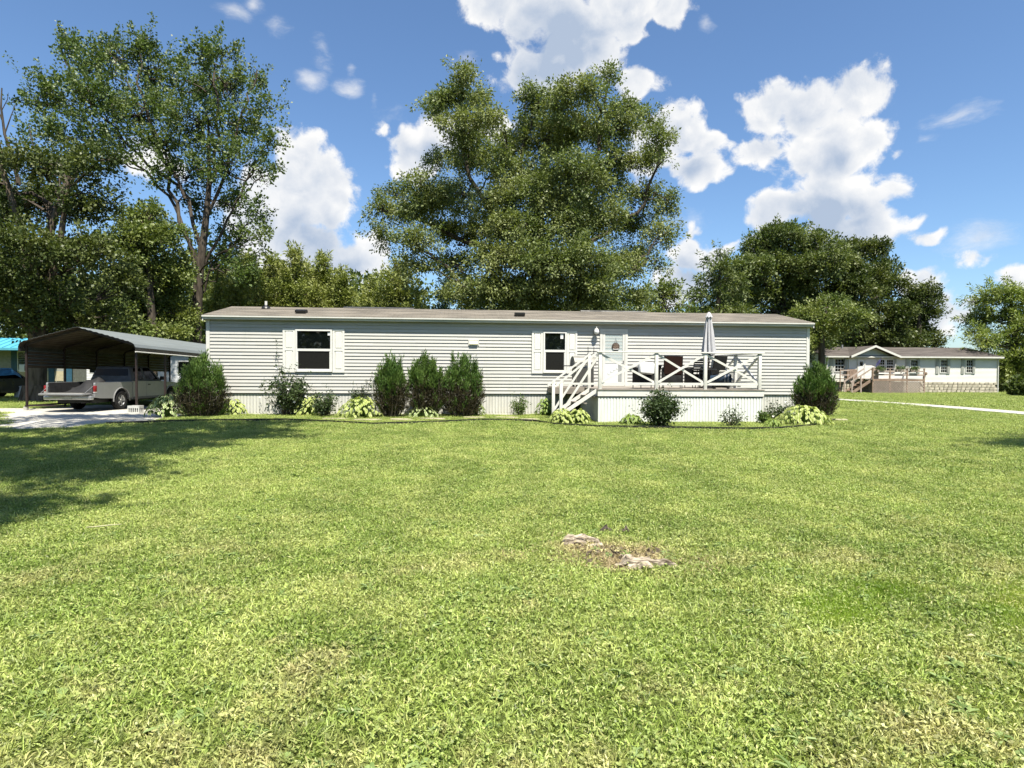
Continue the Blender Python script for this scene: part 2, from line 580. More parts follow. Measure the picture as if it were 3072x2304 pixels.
def shingle_mat(name, a, b_, row=.14, tab=.3):
    m = bpy.data.materials.new(name)
    m.use_nodes = True
    nt = m.node_tree
    bs = nt.nodes['Principled BSDF']
    t = nt.nodes.new('ShaderNodeTexCoord')
    br = N(nt, 'ShaderNodeTexBrick', offset=.5)
    br.inputs['Scale'].default_value = 1
    br.inputs['Brick Width'].default_value = tab
    br.inputs['Row Height'].default_value = row
    br.inputs['Mortar Size'].default_value = .006
    br.inputs['Color1'].default_value = a + (1,)
    br.inputs['Color2'].default_value = b_ + (1,)
    br.inputs['Mortar'].default_value = tuple(x * .5 for x in b_) + (1,)
    nt.links.new(t.outputs['Object'], br.inputs['Vector'])
    n = N(nt, 'ShaderNodeTexNoise', i_Scale=.9, i_Detail=4.0)
    nt.links.new(vmth(nt, 'MULTIPLY', t.outputs['Object'], (1, 2.5, 1)), n.inputs['Vector'])
    n2 = N(nt, 'ShaderNodeTexNoise', i_Scale=40.0, i_Detail=3.0)
    nt.links.new(t.outputs['Object'], n2.inputs['Vector'])
    c = mixcol(nt, maprange(nt, n.outputs['Fac'], .35, .7), br.outputs['Color'], tuple(min(1, x * 1.35) for x in a))
    c = mixcol(nt, mth(nt, 'MULTIPLY', n2.outputs['Fac'], .5), c, tuple(x * .55 for x in b_))
    nt.links.new(c, bs.inputs['Base Color'])
    bs.inputs['Roughness'].default_value = .92
    bs.inputs['Specular IOR Level'].default_value = .15
    bp = N(nt, 'ShaderNodeBump', i_Strength=.6, i_Distance=.012)
    nt.links.new(br.outputs['Fac'], bp.inputs['Height'])
    bp.invert = True
    nt.links.new(bp.outputs[0], bs.inputs['Normal'])
    return m


M['roof'] = shingle_mat('grey_brown_shingles', (.195, .175, .148), (.145, .131, .112))
roof = rf.build('roof', M['roof'], home)
# thin shingle courses that stand proud of the roof, as real steps
sc = MB()
rows = 16
for r in range(rows):
    f0 = r / rows
    y0 = -OV - .02 + f0 * (ym + OV)
    z0 = ZF1 - .005 + f0 * (ZR - ZF1)
    dy, dz = (ym + OV) / rows, (ZR - ZF1) / rows
    sc.add([(RX0 + .01, y0, z0 + .012), (RX1 - .01, y0, z0 + .012), (RX1 - .01, y0 + dy, z0 + dz + .004), (RX0 + .01, y0 + dy, z0 + dz + .004),
            (RX0 + .01, y0, z0 + .001), (RX1 - .01, y0, z0 + .001)], [(0, 1, 2, 3), (4, 5, 1, 0)])
tag(sc.build('shingle_courses', M['roof'], roof), kind='stuff')
g_ = MB().prism([(0.0, ZE), (HV, ZE), (HV, ZF1 - .06), (ym, ZR - .06), (0, ZF1 - .06)], .001, .05, 'x')
g_.build('gable', M['siding'], home)
MB().prism([(0.0, ZE), (HV, ZE), (HV, ZF1 - .06), (ym, ZR - .06), (0, ZF1 - .06)], HL - .05, HL - .001, 'x').build('gable', M['siding'], home)
for x0, x1 in ((RX0, RX0 + .03), (RX1 - .03, RX1)):
    MB().prism([(-OV, ZF1 - .18), (-OV, ZF1 - .06), (ym, ZR - .055), (HV + OV, ZF1 - .055), (HV + OV, ZF1 - .17), (ym, ZR - .16)], x0 - .002, x1, 'x').build('rake_board', M['trim'], home)
MB().box(RX0 + .03, RX1 - .03, -OV + .002, -OV + .022, ZF0 - .01, ZF1 - .058).build('fascia_board', M['fascia'], home)
MB().box(RX0 - .004, RX1 + .004, -OV - .035, -OV + .0, ZF1 - .056, ZF1 - .016).build('drip_edge', M['trim'], home)
MB().box(RX0 + .03, RX1 - .03, -OV + .023, .02, ZE + .005, ZE + .02).build('soffit', M['soffit'], home)

# roof vents, pipes and ridge vents
for px, py in ((904, 938), (1559, 948)):
    u, _ = hp(px, py, .5)
    y0 = .45
    zz = ZF1 + (y0 + OV) / (ym + OV) * (ZR - ZF1)
    v_ = MB().prism([(y0 - .1, zz + .02), (y0 - .12, zz + .10), (y0 + .08, zz + .15), (y0 + .2, zz + .13), (y0 + .25, zz + .04)], u - .17, u + .17, 'x')
    v_.box(u - .2, u + .2, y0 - .13, y0 + .26, zz - .03, zz + .018) if False else None
    v_.build('roof_vent', M['black'], home)
u, _ = hp(798, 925, 1.8)
zz = ZF1 + (1.8 + OV) / (ym + OV) * (ZR - ZF1)
pp = MB().tube([(u, 1.8, zz - .02), (u, 1.8, zz + .26)], .045, 12)
pp.build('vent_pipe', M['trim'], home)
pb = MB().lathe([(.16, zz + .0), (.14, zz + .05), (.06, zz + .10), (.05, zz + .13)], 12, (u, 1.8, 0))
pb.build('pipe_flashing', M['blackmetal'], home)
for a, c in ((1032, 1242), (1740, 1938)):
    ua, uc = hp(a, 930, ym)[0], hp(c, 935, ym)[0]
    MB().prism([(ym - .16, ZR - .012), (ym - .14, ZR + .02), (ym, ZR + .055), (ym + .14, ZR + .02), (ym + .16, ZR - .012)], ua, uc, 'x').build('ridge_vent', M['black'], home)

# skirting: ribbed vertical panels
def ribbed(w, h, pitch=.1, dep=.014):
    n = int(round(w / pitch))
    p = w / n
    pts = []
    for i in range(n):
        x = i * p
        pts += [(x, 0), (x + p * .58, 0), (x + p * .68, dep), (x + p * .90, dep)]
    pts += [(w, 0), (w, .03), (0, .03)]
    return MB().prism(pts, 0, h, 'z')


SKH = ZS - .015
npan = 25
pw = HL / npan
sk = ribbed(pw - .004, SKH - .01).mesh('skirting_panel', M['skirting'])
for i in range(npan):
    link('skirting_panel', sk, home, (i * pw, .018, 0))
MB().box(.02, HL - .02, .012, .05, ZS - .028, ZS - .006).build('skirting_shadow_strip', M['gapshadow'], home)  # dark strip paints the shadow under the bottom lap of the siding
for y0 in (.05, HV - .05):
    pass
MB().box(.004, .03, .06, HV, 0, ZS).box(HL - .03, HL - .004, .06, HV, 0, ZS).box(.03, HL - .03, HV - .04, HV - .01, 0, ZS).build('skirting_end', M['skirting'], home)


# windows with shutters
def window(cx0, cx1, top, bot, s0, s1, upper, lower, sticker):
    """pixel bounds of frame, shutters (outer edges) and panes"""
    u0, zt = hp(cx0, top)
    u1, zb = hp(cx1, bot)
    mid = hp(cx0, (upper[3] + lower[1]) / 2)[1]
    f = MB()
    w = .055
    f.box(u0, u1, -.075, 0, zt - w, zt).box(u0, u1, -.08, 0, zb, zb + w * 1.1)
    f.box(u0, u0 + w, -.075, 0, zb + w * 1.1, zt - w).box(u1 - w, u1, -.075, 0, zb + w * 1.1, zt - w)
    win = f.build('window', M['frame'], home)
    s = MB().box(u0 + w, u1 - w, -.068, -.02, mid - .035, mid + .04)
    s.box(u0 + w, u0 + w + .03, -.06, -.02, zb + w, mid).box(u1 - w - .03, u1 - w, -.06, -.02, zb + w, mid)
    s.box(u0 + w + .03, u1 - w - .03, -.06, -.02, zb + w * 1.1, zb + w + .04)
    s.build('sash', M['frame'], win)
    MB().box(u0 + w, u1 - w, -.034, -.022, mid + .04, zt - w).build('pane', M['glass'], win)
    MB().box(u0 + w + .03, u1 - w - .03, -.044, -.036, zb + w + .04, mid - .035).build('insect_screen', M['screen'], win)
    if sticker:
        a = hp(sticker[0], sticker[1]); c = hp(sticker[2], sticker[3])
        MB().box(a[0], c[0], -.038, -.035, c[1], a[1]).build('paper_sticker', M['paper'], win)
    for a0, a1 in ((hp(s0[0], top)[0], u0 - .012), (u1 + .012, hp(s1[1], top)[0])):
        sh = MB()
        z0, z1 = zb - .02, zt + .02
        bw = .065
        zm = (z0 + z1) / 2 + .03
        sh.box(a0, a0 + bw, -.058, -.025, z0, z1).box(a1 - bw, a1, -.058, -.025, z0, z1)
        for p, q in ((z0, z0 + .10), (zm - .035, zm + .035), (z1 - .08, z1)):
            sh.box(a0 + bw, a1 - bw, -.0578, -.025, p, q)
        so_ = sh.build('shutter', M['shutter'], home)
        for p, q in ((z0 + .10, zm - .035), (zm + .035, z1 - .08)):
            pn = MB().box(a0 + bw, a1 - bw, -.036, -.026, p, q)
            pn.add([(a0 + bw + .012, -.0362, p + .012), (a1 - bw - .012, -.0362, p + .012), (a1 - bw - .012, -.0362, q - .012), (a0 + bw + .012, -.0362, q - .012),
                    (a0 + bw + .035, -.052, p + .035), (a1 - bw - .035, -.052, p + .035), (a1 - bw - .035, -.052, q - .035), (a0 + bw + .035, -.052, q - .035)],
                   [(4, 5, 6, 7), (0, 1, 5, 4), (1, 2, 6, 5), (2, 3, 7, 6), (3, 0, 4, 7)])
            pn.build('shutter_panel', M['shutter'], so_)
    return win


M['paper'] = pmat('white_paper', (.8, .8, .8), .7, .2, var=.02)
C2 = lambda x, y: (600 + .31646 * x, 880 + .31646 * y)
C3 = lambda x, y: (1200 + .31646 * x, 880 + .31646 * y)
C4 = lambda x, y: (1600 + .24108 * x, 900 + .24108 * y)
C5 = lambda x, y: (2000 + .25316 * x, 900 + .25316 * y)


def wargs(C, x0, x1, t, b_, s0, s1, uy, ly, st):
    a = lambda x: C(x, 0)[0]
    c = lambda y: C(0, y)[1]
    return (a(x0), a(x1), c(t), c(b_), (a(s0), 0), (0, a(s1)), (0, 0, 0, c(uy)), (0, c(ly), 0, 0), (*C(*st[:2]), *C(*st[2:])))


window(*wargs(C2, 908, 1256, 340, 745, 788, 1372, 522, 550, (1213, 368, 1240, 400)))
window(*wargs(C3, 1357, 1575, 362, 755, 1250, 1678, 533, 560, (1520, 385, 1546, 432)))

# exhaust vent hood on the siding
u0, z1 = hp(*C3(648, 443)); u1, z0 = hp(*C3(748, 492))
vh = MB().box(u0, u1, -.03, -.02, z0 - .01, z1 + .01)
vh.box(u0, u0 + .03, -.05, -.03, z0 - .01, z1 + .01).box(u1 - .03, u1, -.05, -.03, z0 - .01, z1 + .01).box(u0 + .03, u1 - .03, -.05, -.03, z1 - .02, z1 + .01)
vh.build('vent_hood', M['trim'], home)
M['cream'] = pmat('cream_plastic', (.78, .76, .50), .5, .4, var=.05)
MB().prism([(-.032, z0 + .02), (-.10, z0 + .03), (-.09, z0 + .05), (-.045, z1 - .03), (-.032, z1 - .03)], u0 + .04, u1 - .04, 'x').build('vent_flap', M['cream'], home)

# front door: frame, storm door, inner door
u0, zt = hp(*C4(828, 360)); u1, _ = hp(*C4(1172, 360))
zb = .96
fr = MB().box(u0, u0 + .09, -.05, .0, zb, zt).box(u1 - .09, u1, -.05, 0, zb, zt).box(u0 + .09, u1 - .09, -.05, 0, zt - .09, zt)
fr.box(u0 + .09, u1 - .09, -.06, 0, zb - .05, zb + .02)
door = fr.build('door', M['trim'], home)
a0, a1 = u0 + .10, u1 - .10
M['doorwhite'] = pmat('white_door', (.70, .72, .70), .45, .4, var=.04)
inn = MB().box(a0, a1, .0, .0195, zb + .02, zt - .09)
inn.build('inner_door', M['doorwhite'], door)
st = MB()
sw = .075
zs0, zs1 = zb + .03, zt - .10
zmid = zs0 + (zs1 - zs0) * .44
st.box(a0, a0 + sw, -.045, -.012, zs0, zs1).box(a1 - sw, a1, -.045, -.012, zs0, zs1)
st.box(a0 + sw, a1 - sw, -.045, -.012, zs1 - sw, zs1).box(a0 + sw, a1 - sw, -.045, -.012, zs0, zs0 + .12)
st.box(a0 + sw, a1 - sw, -.045, -.012, zmid - .03, zmid + .03)
storm = st.build('storm_door', M['trim'], door)
gm = bpy.data.materials.new('clear_door_glass')
gm.use_nodes = True
_b = gm.node_tree.nodes['Principled BSDF']
_b.inputs['Base Color'].default_value = (.5, .58, .58, 1)
_b.inputs['Roughness'].default_value = .03
_b.inputs['Alpha'].default_value = .45
M['clearglass'] = gm
MB().box(a0 + sw, a1 - sw, -.03, -.024, zmid + .03, zs1 - sw).build('door_pane', M['clearglass'], storm)
kick = MB().box(a0 + sw, a1 - sw, -.036, -.018, zs0 + .12, zmid - .03)
kick.build('door_panel', M['doorwhite'], storm)
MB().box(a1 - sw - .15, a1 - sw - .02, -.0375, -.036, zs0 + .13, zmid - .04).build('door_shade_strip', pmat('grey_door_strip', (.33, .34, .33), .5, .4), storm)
# dark sidelight slot seen through the glass
p0 = hp(*C4(903, 460)); p1 = hp(*C4(930, 632))
MB().box(p0[0], p1[0], -.012, -.002, p1[1], p0[1]).build('door_lite', M['glass'], door)
p0 = hp(*C4(1088, 420))
MB().box(p0[0], a1, -.010, -.003, zmid, zs1 - .08).build('door_jamb', pmat('grey_jamb', (.36, .38, .37), .6, .3), door)
MB().tube([(a1 - .05, -.046, zmid + .05), (a1 - .05, -.09, zmid + .05), (a1 - .05, -.09, zmid - .06), (a1 - .05, -.046, zmid - .06)], .009, 8).build('door_handle', M['blackmetal'], storm)
# looping script on the lower panel
sp = hp(*C4(915, 930)); sq = hp(*C4(1050, 845))
pts = []
for i in range(110):
    t = i / 109
    pts.append((sp[0] + (sq[0] - sp[0]) * t + .028 * math.cos(t * 24), -.040, sp[1] + (sq[1] - sp[1]) * t + .030 * math.sin(t * 24) * (1 + .5 * math.sin(t * 7))))
M['greyprint'] = pmat('grey_print', (.50, .52, .50), .6, .2)
MB().tube(pts, .0035, 5).build('script_decal', M['greyprint'], storm)

# porch lamp and its long shadow come from the sun
lu, lz = hp(*C4(785, 390), -.15)
lm = MB().lathe([(.0, .0), (.075, .005), (.075, .02), (.05, .035)], 16, (0, 0, 0), 'y')
lamp_ = thing('porch_lamp', 'white porch lamp with round globe beside the front door', 'lamp', hw(lu, -.004, lz), TH)
MB().lathe([(.0, -.002), (.07, -.004), (.07, -.02), (.035, -.04), (.03, -.13)], 16, (0, 0, .05), 'y').build('bracket', M['trim'], lamp_)
MB().lathe([(.0, .16), (.015, .155), (.018, .10), (.05, .085), (.07, .06), (.072, .04)], 16, (0, -.16, 0)).build('lamp_cap', M['trim'], lamp_)
MB().lathe([(.07, .042), (.09, .0), (.085, -.05), (.055, -.09), (.0, -.10)], 18, (0, -.16, 0)).build('globe', pmat('opal_glass', (.85, .85, .83), .2, .5, var=.02), lamp_)
MB().tube([(.0 + .11 * math.cos(a), -.16, -.0 + .11 * math.sin(a) - .02) for a in np.linspace(R(150), R(390), 14)], .006, 6).build('guard_wire', M['blackmetal'], lamp_)

# round sign hanging on the door
su, sz = hp(*C4(1025, 580), -.05)
sign = thing('door_sign', 'round dark wooden sign hanging by a cord on the front door', 'sign', hw(su, -.048, sz), TH)
M['signwood'] = pmat('dark_sign_wood', (.10, .075, .06), .7, .2, var=.25, nscale=10)
MB().lathe([(0, -.008), (.125, -.008), (.135, 0), (.125, .008), (0, .008)], 28, (0, 0, 0), 'y').build('sign_board', M['signwood'], sign)
MB().tube([(-.05, -.002, .11), (0, -.004, .30), (.05, -.002, .11)], .005, 5).build('cord', M['signwood'], sign)
M['signprint'] = pmat('sign_print', (.50, .38, .30), .7, .2)
sgp = MB()
for k, (zz, w) in enumerate(((.045, .07), (-.005, .09), (-.05, .085))):
    pts = [(-w + 2 * w * i / 30, -.0095, zz + .014 * math.sin(i * 1.9 + k)) for i in range(31)]
    sgp.tube(pts, .005, 4)
sgp.build('lettering', M['signprint'], sign)
MB().tube([(-.10, -.009, -.085), (0, -.010, -.095), (.10, -.009, -.085)], .010, 5).build('ribbon', M['paper'], sign)

# ------------------------------------------------------------------ front deck
DV = -3.25
dl = hp(1796, 1170, DV)[0]
dr = hp(2288, 1170, DV)[0]
ZD = .98
deck = thing('front_deck', 'white railed front deck with crossed braces and stairs at its left end', 'deck', hw(dl, DV), TH)
DW, DD = dr - dl, -DV - .04
# all local: x along the front, y towards the house, z up
MB().box(-.03, DW + .03, -.03, .01, ZD - .20, ZD - .03).build('rim_board', M['whitepaint'], deck)
MB().box(-.02, .01, .012, DD, ZD - .20, ZD - .03).build('rim_board', M['whitepaint'], deck)
MB().box(DW - .01, DW + .02, .012, DD, ZD - .20, ZD - .03).build('rim_board', M['whitepaint'], deck)
M['deckwood'] = pmat('weathered_deck_board', (.34, .30, .25), .85, .2, nscale=3, col2=(.20, .18, .16), stretch=(.4, 6, 1))
nb = 23
dbm = MB().box(-.05, DW + .05, 0, DD / nb - .006, ZD - .028, ZD).mesh('deck_board', M['deckwood'])
for i in range(nb):
    link('deck_board', dbm, deck, (0, -.05 + i * DD / nb, 0))
# rear landing that continues behind the stairs
LX0, LY0 = -.98, 1.75
lbm = MB().box(LX0, -.06, 0, .135, ZD - .028, ZD).mesh('deck_board', M['deckwood'])
for i in range(10):
    link('deck_board', lbm, deck, (0, LY0 + i * .142, 0))
MB().box(LX0, -.03, LY0 - .03, LY0 - .002, ZD - .20, ZD - .03).build('rim_board', M['deckwood'], deck)
MB().box(LX0 - .03, LX0 - .001, LY0 - .03, DD, ZD - .20, ZD - .03).build('rim_board', M['deckwood'], deck)
n_ = 6
pwd = (DW + .02) / n_
ds = ribbed(pwd - .003, ZD - .225, .095).mesh('skirting_panel', M['deckskirt'])
for i in range(n_):
    link('skirting_panel', ds, deck, (-.01 + i * pwd, .0, 0))
MB().box(-.02, DW + .01, -.008, .03, ZD - .232, ZD - .203).build('skirting_shadow_strip', M['gapshadow'], deck)  # dark strip paints the shadow that the deck edge throws below it
ds2 = ribbed(DD / 4 - .003, ZD - .225, .095).mesh('skirting_panel', M['skirting'])
for i in range(4):
    link('skirting_panel', ds2, deck, (-.012, DD - i * DD / 4, 0), (0, 0, R(-90)))
    link('skirting_panel', ds2, deck, (DW + .012, i * DD / 4, 0), (0, 0, R(90)))
# railing
ZT = 2.06
posts = [hp(C4(845, 0)[0], 1100, DV)[0] - dl, hp(C4(1535, 0)[0], 1100, DV)[0] - dl, hp(C5(462, 0)[0], 1100, DV)[0] - dl, DW - .09]
posts[0] = .04
pm = MB().bbox(-.045, .045, -.045, .045, -.05, ZT - ZD - .04, .004).mesh('post', M['whitepaint'])
for x in posts:
    link('post', pm, deck, (x, .03, ZD))
MB().bbox(-.06, DW + .02, -.05, .10, ZT - .035, ZT, .005).build('top_rail', M['whitepaint'], deck)
for a, c in zip(posts[:-1], posts[1:]):
    MB().box(a + .045, c - .045, .01, .05, ZD + .12, ZD + .19).build('bottom_rail', M['whitepaint'], deck)
    MB().box(a + .045, c - .045, .012, .05, ZT - .12, ZT - .037).build('upper_rail', M['whitepaint'], deck) if False else None
    MB().bar((a + .05, .012, ZD + .20), (c - .05, .012, ZT - .09), .06, .035, (0, 1, 0)).build('cross_brace', M['whitepaint'], deck)
    MB().bar((a + .05, .052, ZT - .09), (c - .05, .052, ZD + .20), .06, .035, (0, 1, 0)).build('cross_brace', M['whitepaint'], deck)
# right hand side railing back to the house
ry = [.03, DD / 2, DD - .12]
for y in ry[1:]:
    link('post', pm, deck, (DW - .09, y, ZD))
MB().bbox(DW - .16, DW - .02, .101, DD - .03, ZT - .037, ZT - .002, .005).build('top_rail', M['whitepaint'], deck)
for a, c in zip(ry[:-1], ry[1:]):
    MB().box(DW - .11, DW - .07, a + .045, c - .045, ZD + .12, ZD + .19).build('bottom_rail', M['whitepaint'], deck)
    MB().bar((DW - .11, a + .05, ZD + .2), (DW - .11, c - .05, ZT - .09), .06, .035, (1, 0, 0)).build('cross_brace', M['whitepaint'], deck)
    MB().bar((DW - .07, a + .05, ZT - .09), (DW - .07, c - .05, ZD + .2), .06, .035, (1, 0, 0)).build('cross_brace', M['whitepaint'], deck)
# stairs that run down to the left along the front
SW0, SW1 = .06, 1.02                              # front and back of the flight
TOPX, BOTX = -.02, -1.20
nst = 5
for i in range(1, nst):
    z = ZD - i * ZD / nst
    x1 = TOPX - (i - 1) * (TOPX - BOTX) / (nst - 1)
    MB().box(x1 - .30, x1 - .01, SW0 + .02, SW1 - .02, z - .035, z).build('stair_tread', M['deckwood'], deck)
for y in (SW0, SW1):
    MB().bar((TOPX - .02, y, ZD - .04), (BOTX + .06, y, .20), .04, .10, (0, 0, 1)).build('stringer', M['whitepaint'], deck)
nx = hp(1684, 1100, DV)[0] - dl
nx2 = hp(1660, 1100, DV + .95)[0] - dl
zn = hp(1684, C4(0, 1030)[1], DV)[1]
npm = MB().bbox(-.045, .045, -.045, .045, 0, zn, .004).mesh('newel_post', M['whitepaint'])
link('newel_post', npm, deck, (nx, SW0 - .03, 0))
link('newel_post', npm, deck, (nx2 + .02, SW1 + .03, 0))
link('post', pm, deck, (-.06, SW1 + .03, ZD))
link('post', pm, deck, (LX0 + .10, LY0 + .05, ZD)) if False else None
for y, x1, k in ((SW0 - .03, nx, .0), (SW1 + .03, nx2 + .02, -.05)):
    xe = .0 if y < .5 else -.06
    sl = (ZT - .03 - zn) / (xe - x1)
    MB().bar((x1 - .18, y, zn + .03 - sl * .18), (xe + (.0 if y < .5 else .10), y, ZT - .0 + (sl * .0)), .10, .045).build('handrail', M['whitepaint'], deck)
    MB().bar((x1 + .04, y, .34), (xe - .02, y, ZT - .14), .04, .06).build('stair_brace', M['whitepaint'], deck)
MB().box(nx + .05, -.0, SW0 - .045, SW0 - .015, ZD + .12, ZD + .18).build('bottom_rail', M['whitepaint'], deck)


def dk(x, y, z=None):
    """deck coordinates to the world, standing on the boards"""
    return hw(dl + x, DV + y, ZD if z is None else z)


def dpx(px, y, py=1150):
    return hp(px, py, DV + y)[0] - dl

# ------------------------------------------------------------------ foliage
def unit(a):
    return a / np.maximum(np.linalg.norm(a, axis=-1, keepdims=True), 1e-9)


def quads_mesh(name, V, mat):
    """V: (n,4,3) -> one mesh of n separate quads"""
    n = len(V)
    me = bpy.data.meshes.new(name)
    me.vertices.add(n * 4)
    me.vertices.foreach_set('co', V.reshape(-1).astype(np.float32))
    me.loops.add(n * 4)
    me.loops.foreach_set('vertex_index', np.arange(n * 4, dtype=np.int32))
    me.polygons.add(n)
    me.polygons.foreach_set('loop_start', np.arange(0, n * 4, 4, dtype=np.int32))
    me.update(calc_edges=True)
    me.materials.append(mat)
    return me


def leaf_quads(P, A, Nn, L, W, fold=.18):
    """leaves at P along axis A facing Nn; L,W arrays"""
    S = unit(np.cross(A, Nn))
    Nn = np.cross(S, A)
    L, W = L[:, None], W[:, None]
    V = np.empty((len(P), 4, 3))
    V[:, 0] = P
    V[:, 1] = P + A * L * .45 + S * W * .5 + Nn * W * fold
    V[:, 2] = P + A * L
    V[:, 3] = P + A * L * .45 - S * W * .5 + Nn * W * fold
    return V


def sprays(C, D, ln, n, rad, L, W, r, droop=.25, up=.8, along=.5, lenv=.35):
    """n leaves along each spray that starts at C and runs along D"""
    m = len(C)
    t = r.random((m, n, 1))
    ll = (ln * (1 + lenv * r.standard_normal((m, 1, 1)))).clip(ln * .3)
    rnd = r.standard_normal((m, n, 3))
    rad_ = rad * (1.15 - .75 * t)
    sag = np.zeros((m, n, 3)); sag[..., 2:] = -droop * ll * t * t
    P = C[:, None] + D[:, None] * ll * t + rnd * rad_ + sag
    A = unit(D[:, None] * along + rnd * .7 + r.standard_normal((m, n, 3)) * .35 + np.array([0, 0, -droop]))
    Nn = unit(np.array([0, 0, up]) + r.standard_normal((m, n, 3)) * .75)
    k = m * n
    s = (1 + .28 * r.standard_normal(k)).clip(.45, 1.7)
    return leaf_quads(P.reshape(k, 3), A.reshape(k, 3), Nn.reshape(k, 3), L * s, W * s)


def in_lobe(c, rad, n, r, inner=.35, under=.45):
    d = unit(r.standard_normal((n, 3)))
    d[:, 2] = np.where(r.random(n) < under, d[:, 2], np.abs(d[:, 2]))
    q = inner + (1 - inner) * r.random((n, 1)) ** .6
    return np.array(c) + d * q * np.array(rad), d


def bez(a, b, c, n):
    t = np.linspace(0, 1, n)[:, None]
    return (1 - t) ** 2 * a + 2 * t * (1 - t) * b + t * t * c


def tree(name, label, group, base, trunk, lobes, mat, seed, nspray=16, nleaf=40, L=.17, W=.10, ln=.9, rad=.20, droop=.2, upb=.35, outb=.8,
         bark='bark', r0=.3, forks=None, twigs=.5, along=.5, inner=.35, upn=.8, sub=6, mixw=.42, main=()):
    """trunk: list of (point, radius); lobes: (centre, radii, weight); the crown is sprays of single leaves on twigs on limbs"""
    r = np.random.default_rng(seed)
    b = np.array(base, float)
    root = thing(name, label, 'tree', tuple(b), 0, group)
    T = np.array([p for p, _ in trunk], float) - b
    tb = MB()
    tb.tube([tuple(p) for p in T], [q for _, q in trunk], 12)
    # root flare
    for k in range(6):
        a = k * PI / 3 + seed
        tb.tube([(math.cos(a) * trunk[0][1] * .5, math.sin(a) * trunk[0][1] * .5, trunk[0][1] * 1.3), (math.cos(a) * trunk[0][1] * .95, math.sin(a) * trunk[0][1] * .95, .12), (math.cos(a) * trunk[0][1] * 1.3, math.sin(a) * trunk[0][1] * 1.3, -.12)], [trunk[0][1] * .5, trunk[0][1] * .3, trunk[0][1] * .15], 7)
    tb.build('trunk', M[bark], root)
    lb = MB()
    Q = []
    Ts = np.concatenate([T[i] + (T[i + 1] - T[i]) * np.linspace(0, 1, 12)[:, None] for i in range(len(T) - 1)])
    for pts, a_ in main:
        P = np.array(pts, float) - b
        P = np.concatenate([P[i] + (P[i + 1] - P[i]) * np.linspace(0, 1, 5)[:-1, None] for i in range(len(P) - 1)] + [P[-1:]])
        P[1:-1] += r.standard_normal((len(P) - 2, 3)) * .10
        mb_ = MB()
        mb_.tube([tuple(p) for p in P], list(np.linspace(a_, a_ * .3, len(P))), 8, False)
        mb_.build('main_limb', M[bark], root)
        Ts = np.concatenate([Ts, P[2:]])
    for c, rd, w in lobes:
        c = np.array(c, float) - b
        # limb from the trunk: leave it below the lobe
        low = Ts[(Ts[:, 2] < c[2] - .20 * np.linalg.norm(c[:2] - Ts[:, :2], axis=1) + .3) & (Ts[:, 2] > .20 * T[-1, 2])]
        if len(low):
            dd_ = np.linalg.norm((low - c) * np.array([1, .5, 1]), axis=1) * (1 + .25 * r.random(len(low)))
            s = low[np.argmin(dd_)]
        else:
            s = Ts[len(Ts) // 2]
        mid = s + (c - s) * .45 + np.array([0, 0, .10 * np.linalg.norm(c - s)]) + r.standard_normal(3) * .3
        lim = bez(s, mid, c, 7) + np.concatenate([np.zeros((1, 3)), r.standard_normal((6, 3)) * .12])
        rr = max(.05, r0 * .38 * min(1, (np.linalg.norm(rd) / 4)))
        lb.tube([tuple(p) for p in lim], list(np.linspace(rr, rr * .3, 7)), 6, False)
        vol = (rd[0] * rd[1] * rd[2]) ** (1 / 3)
        n = max(4, int(nspray * w * vol ** 2.0))
        if sub:
            # the lobe breaks up into smaller heads of leaves with gaps between them
            kk = sub
            hc, hd = in_lobe(c * 0, np.array(rd) * .74, kk, r, .45, .6)
            pick = r.integers(0, kk, n)
            C, d = in_lobe((0, 0, 0), np.array(rd) * .44, n, r, .5, .25)
            C = C + hc[pick]
            d = unit(d + hd[pick] * .6)
            C2_, d2_ = in_lobe(c * 0, np.array(rd) * .95, n, r, .3, .45)
            wide = r.random(n) < mixw
            C = np.where(wide[:, None], C2_, C) + c
            d = np.where(wide[:, None], d2_, d)
        else:
            C, d = in_lobe(c, rd, n, r, inner)
        D = unit(d * outb + np.array([0, 0, upb]) + r.standard_normal((n, 3)) * .35)
        C = C - D * ln * .5
        Q.append(sprays(C, D, ln, nleaf, rad, L, W, r, droop, upn, along))
        for i in range(n):
            if r.random() < twigs:
                st = lim[r.integers(3, 7)]
                e = C[i] + D[i] * ln * .6
                m_ = (st + C[i]) / 2 + r.standard_normal(3) * .15
                lb.tube([tuple(st), tuple(m_), tuple(C[i]), tuple(e)], [.035, .026, .016, .006], 4, False)
    tag(lb.build('limbs', M[bark], root), kind='stuff')
    link('crown', quads_mesh('crown', np.concatenate(Q), mat), root)
    return root


def L2(Y, rows, dj=1.0, seed=0, flat=.8):
    """crown lobes read from the 2212 wide view: (x, y, half width, half height[, weight]) at Y metres"""
    r = np.random.default_rng(seed)
    k = 1.38879 / F
    out = []
    for row in rows:
        x, y, a, b_ = row[:4]
        w = row[4] if len(row) > 4 else 1
        dy = row[5] if len(row) > 5 else r.uniform(-1, 1) * dj
        p = at2(x, y, Y + dy)
        out.append((tuple(p), (a * k * Y, max(.6, a * k * Y * flat), b_ * k * Y), w))
    return out


def base2(x, Y):
    p = at2(x, 800, Y)
    return (p.x, Y, float(gz(p.x, Y)))


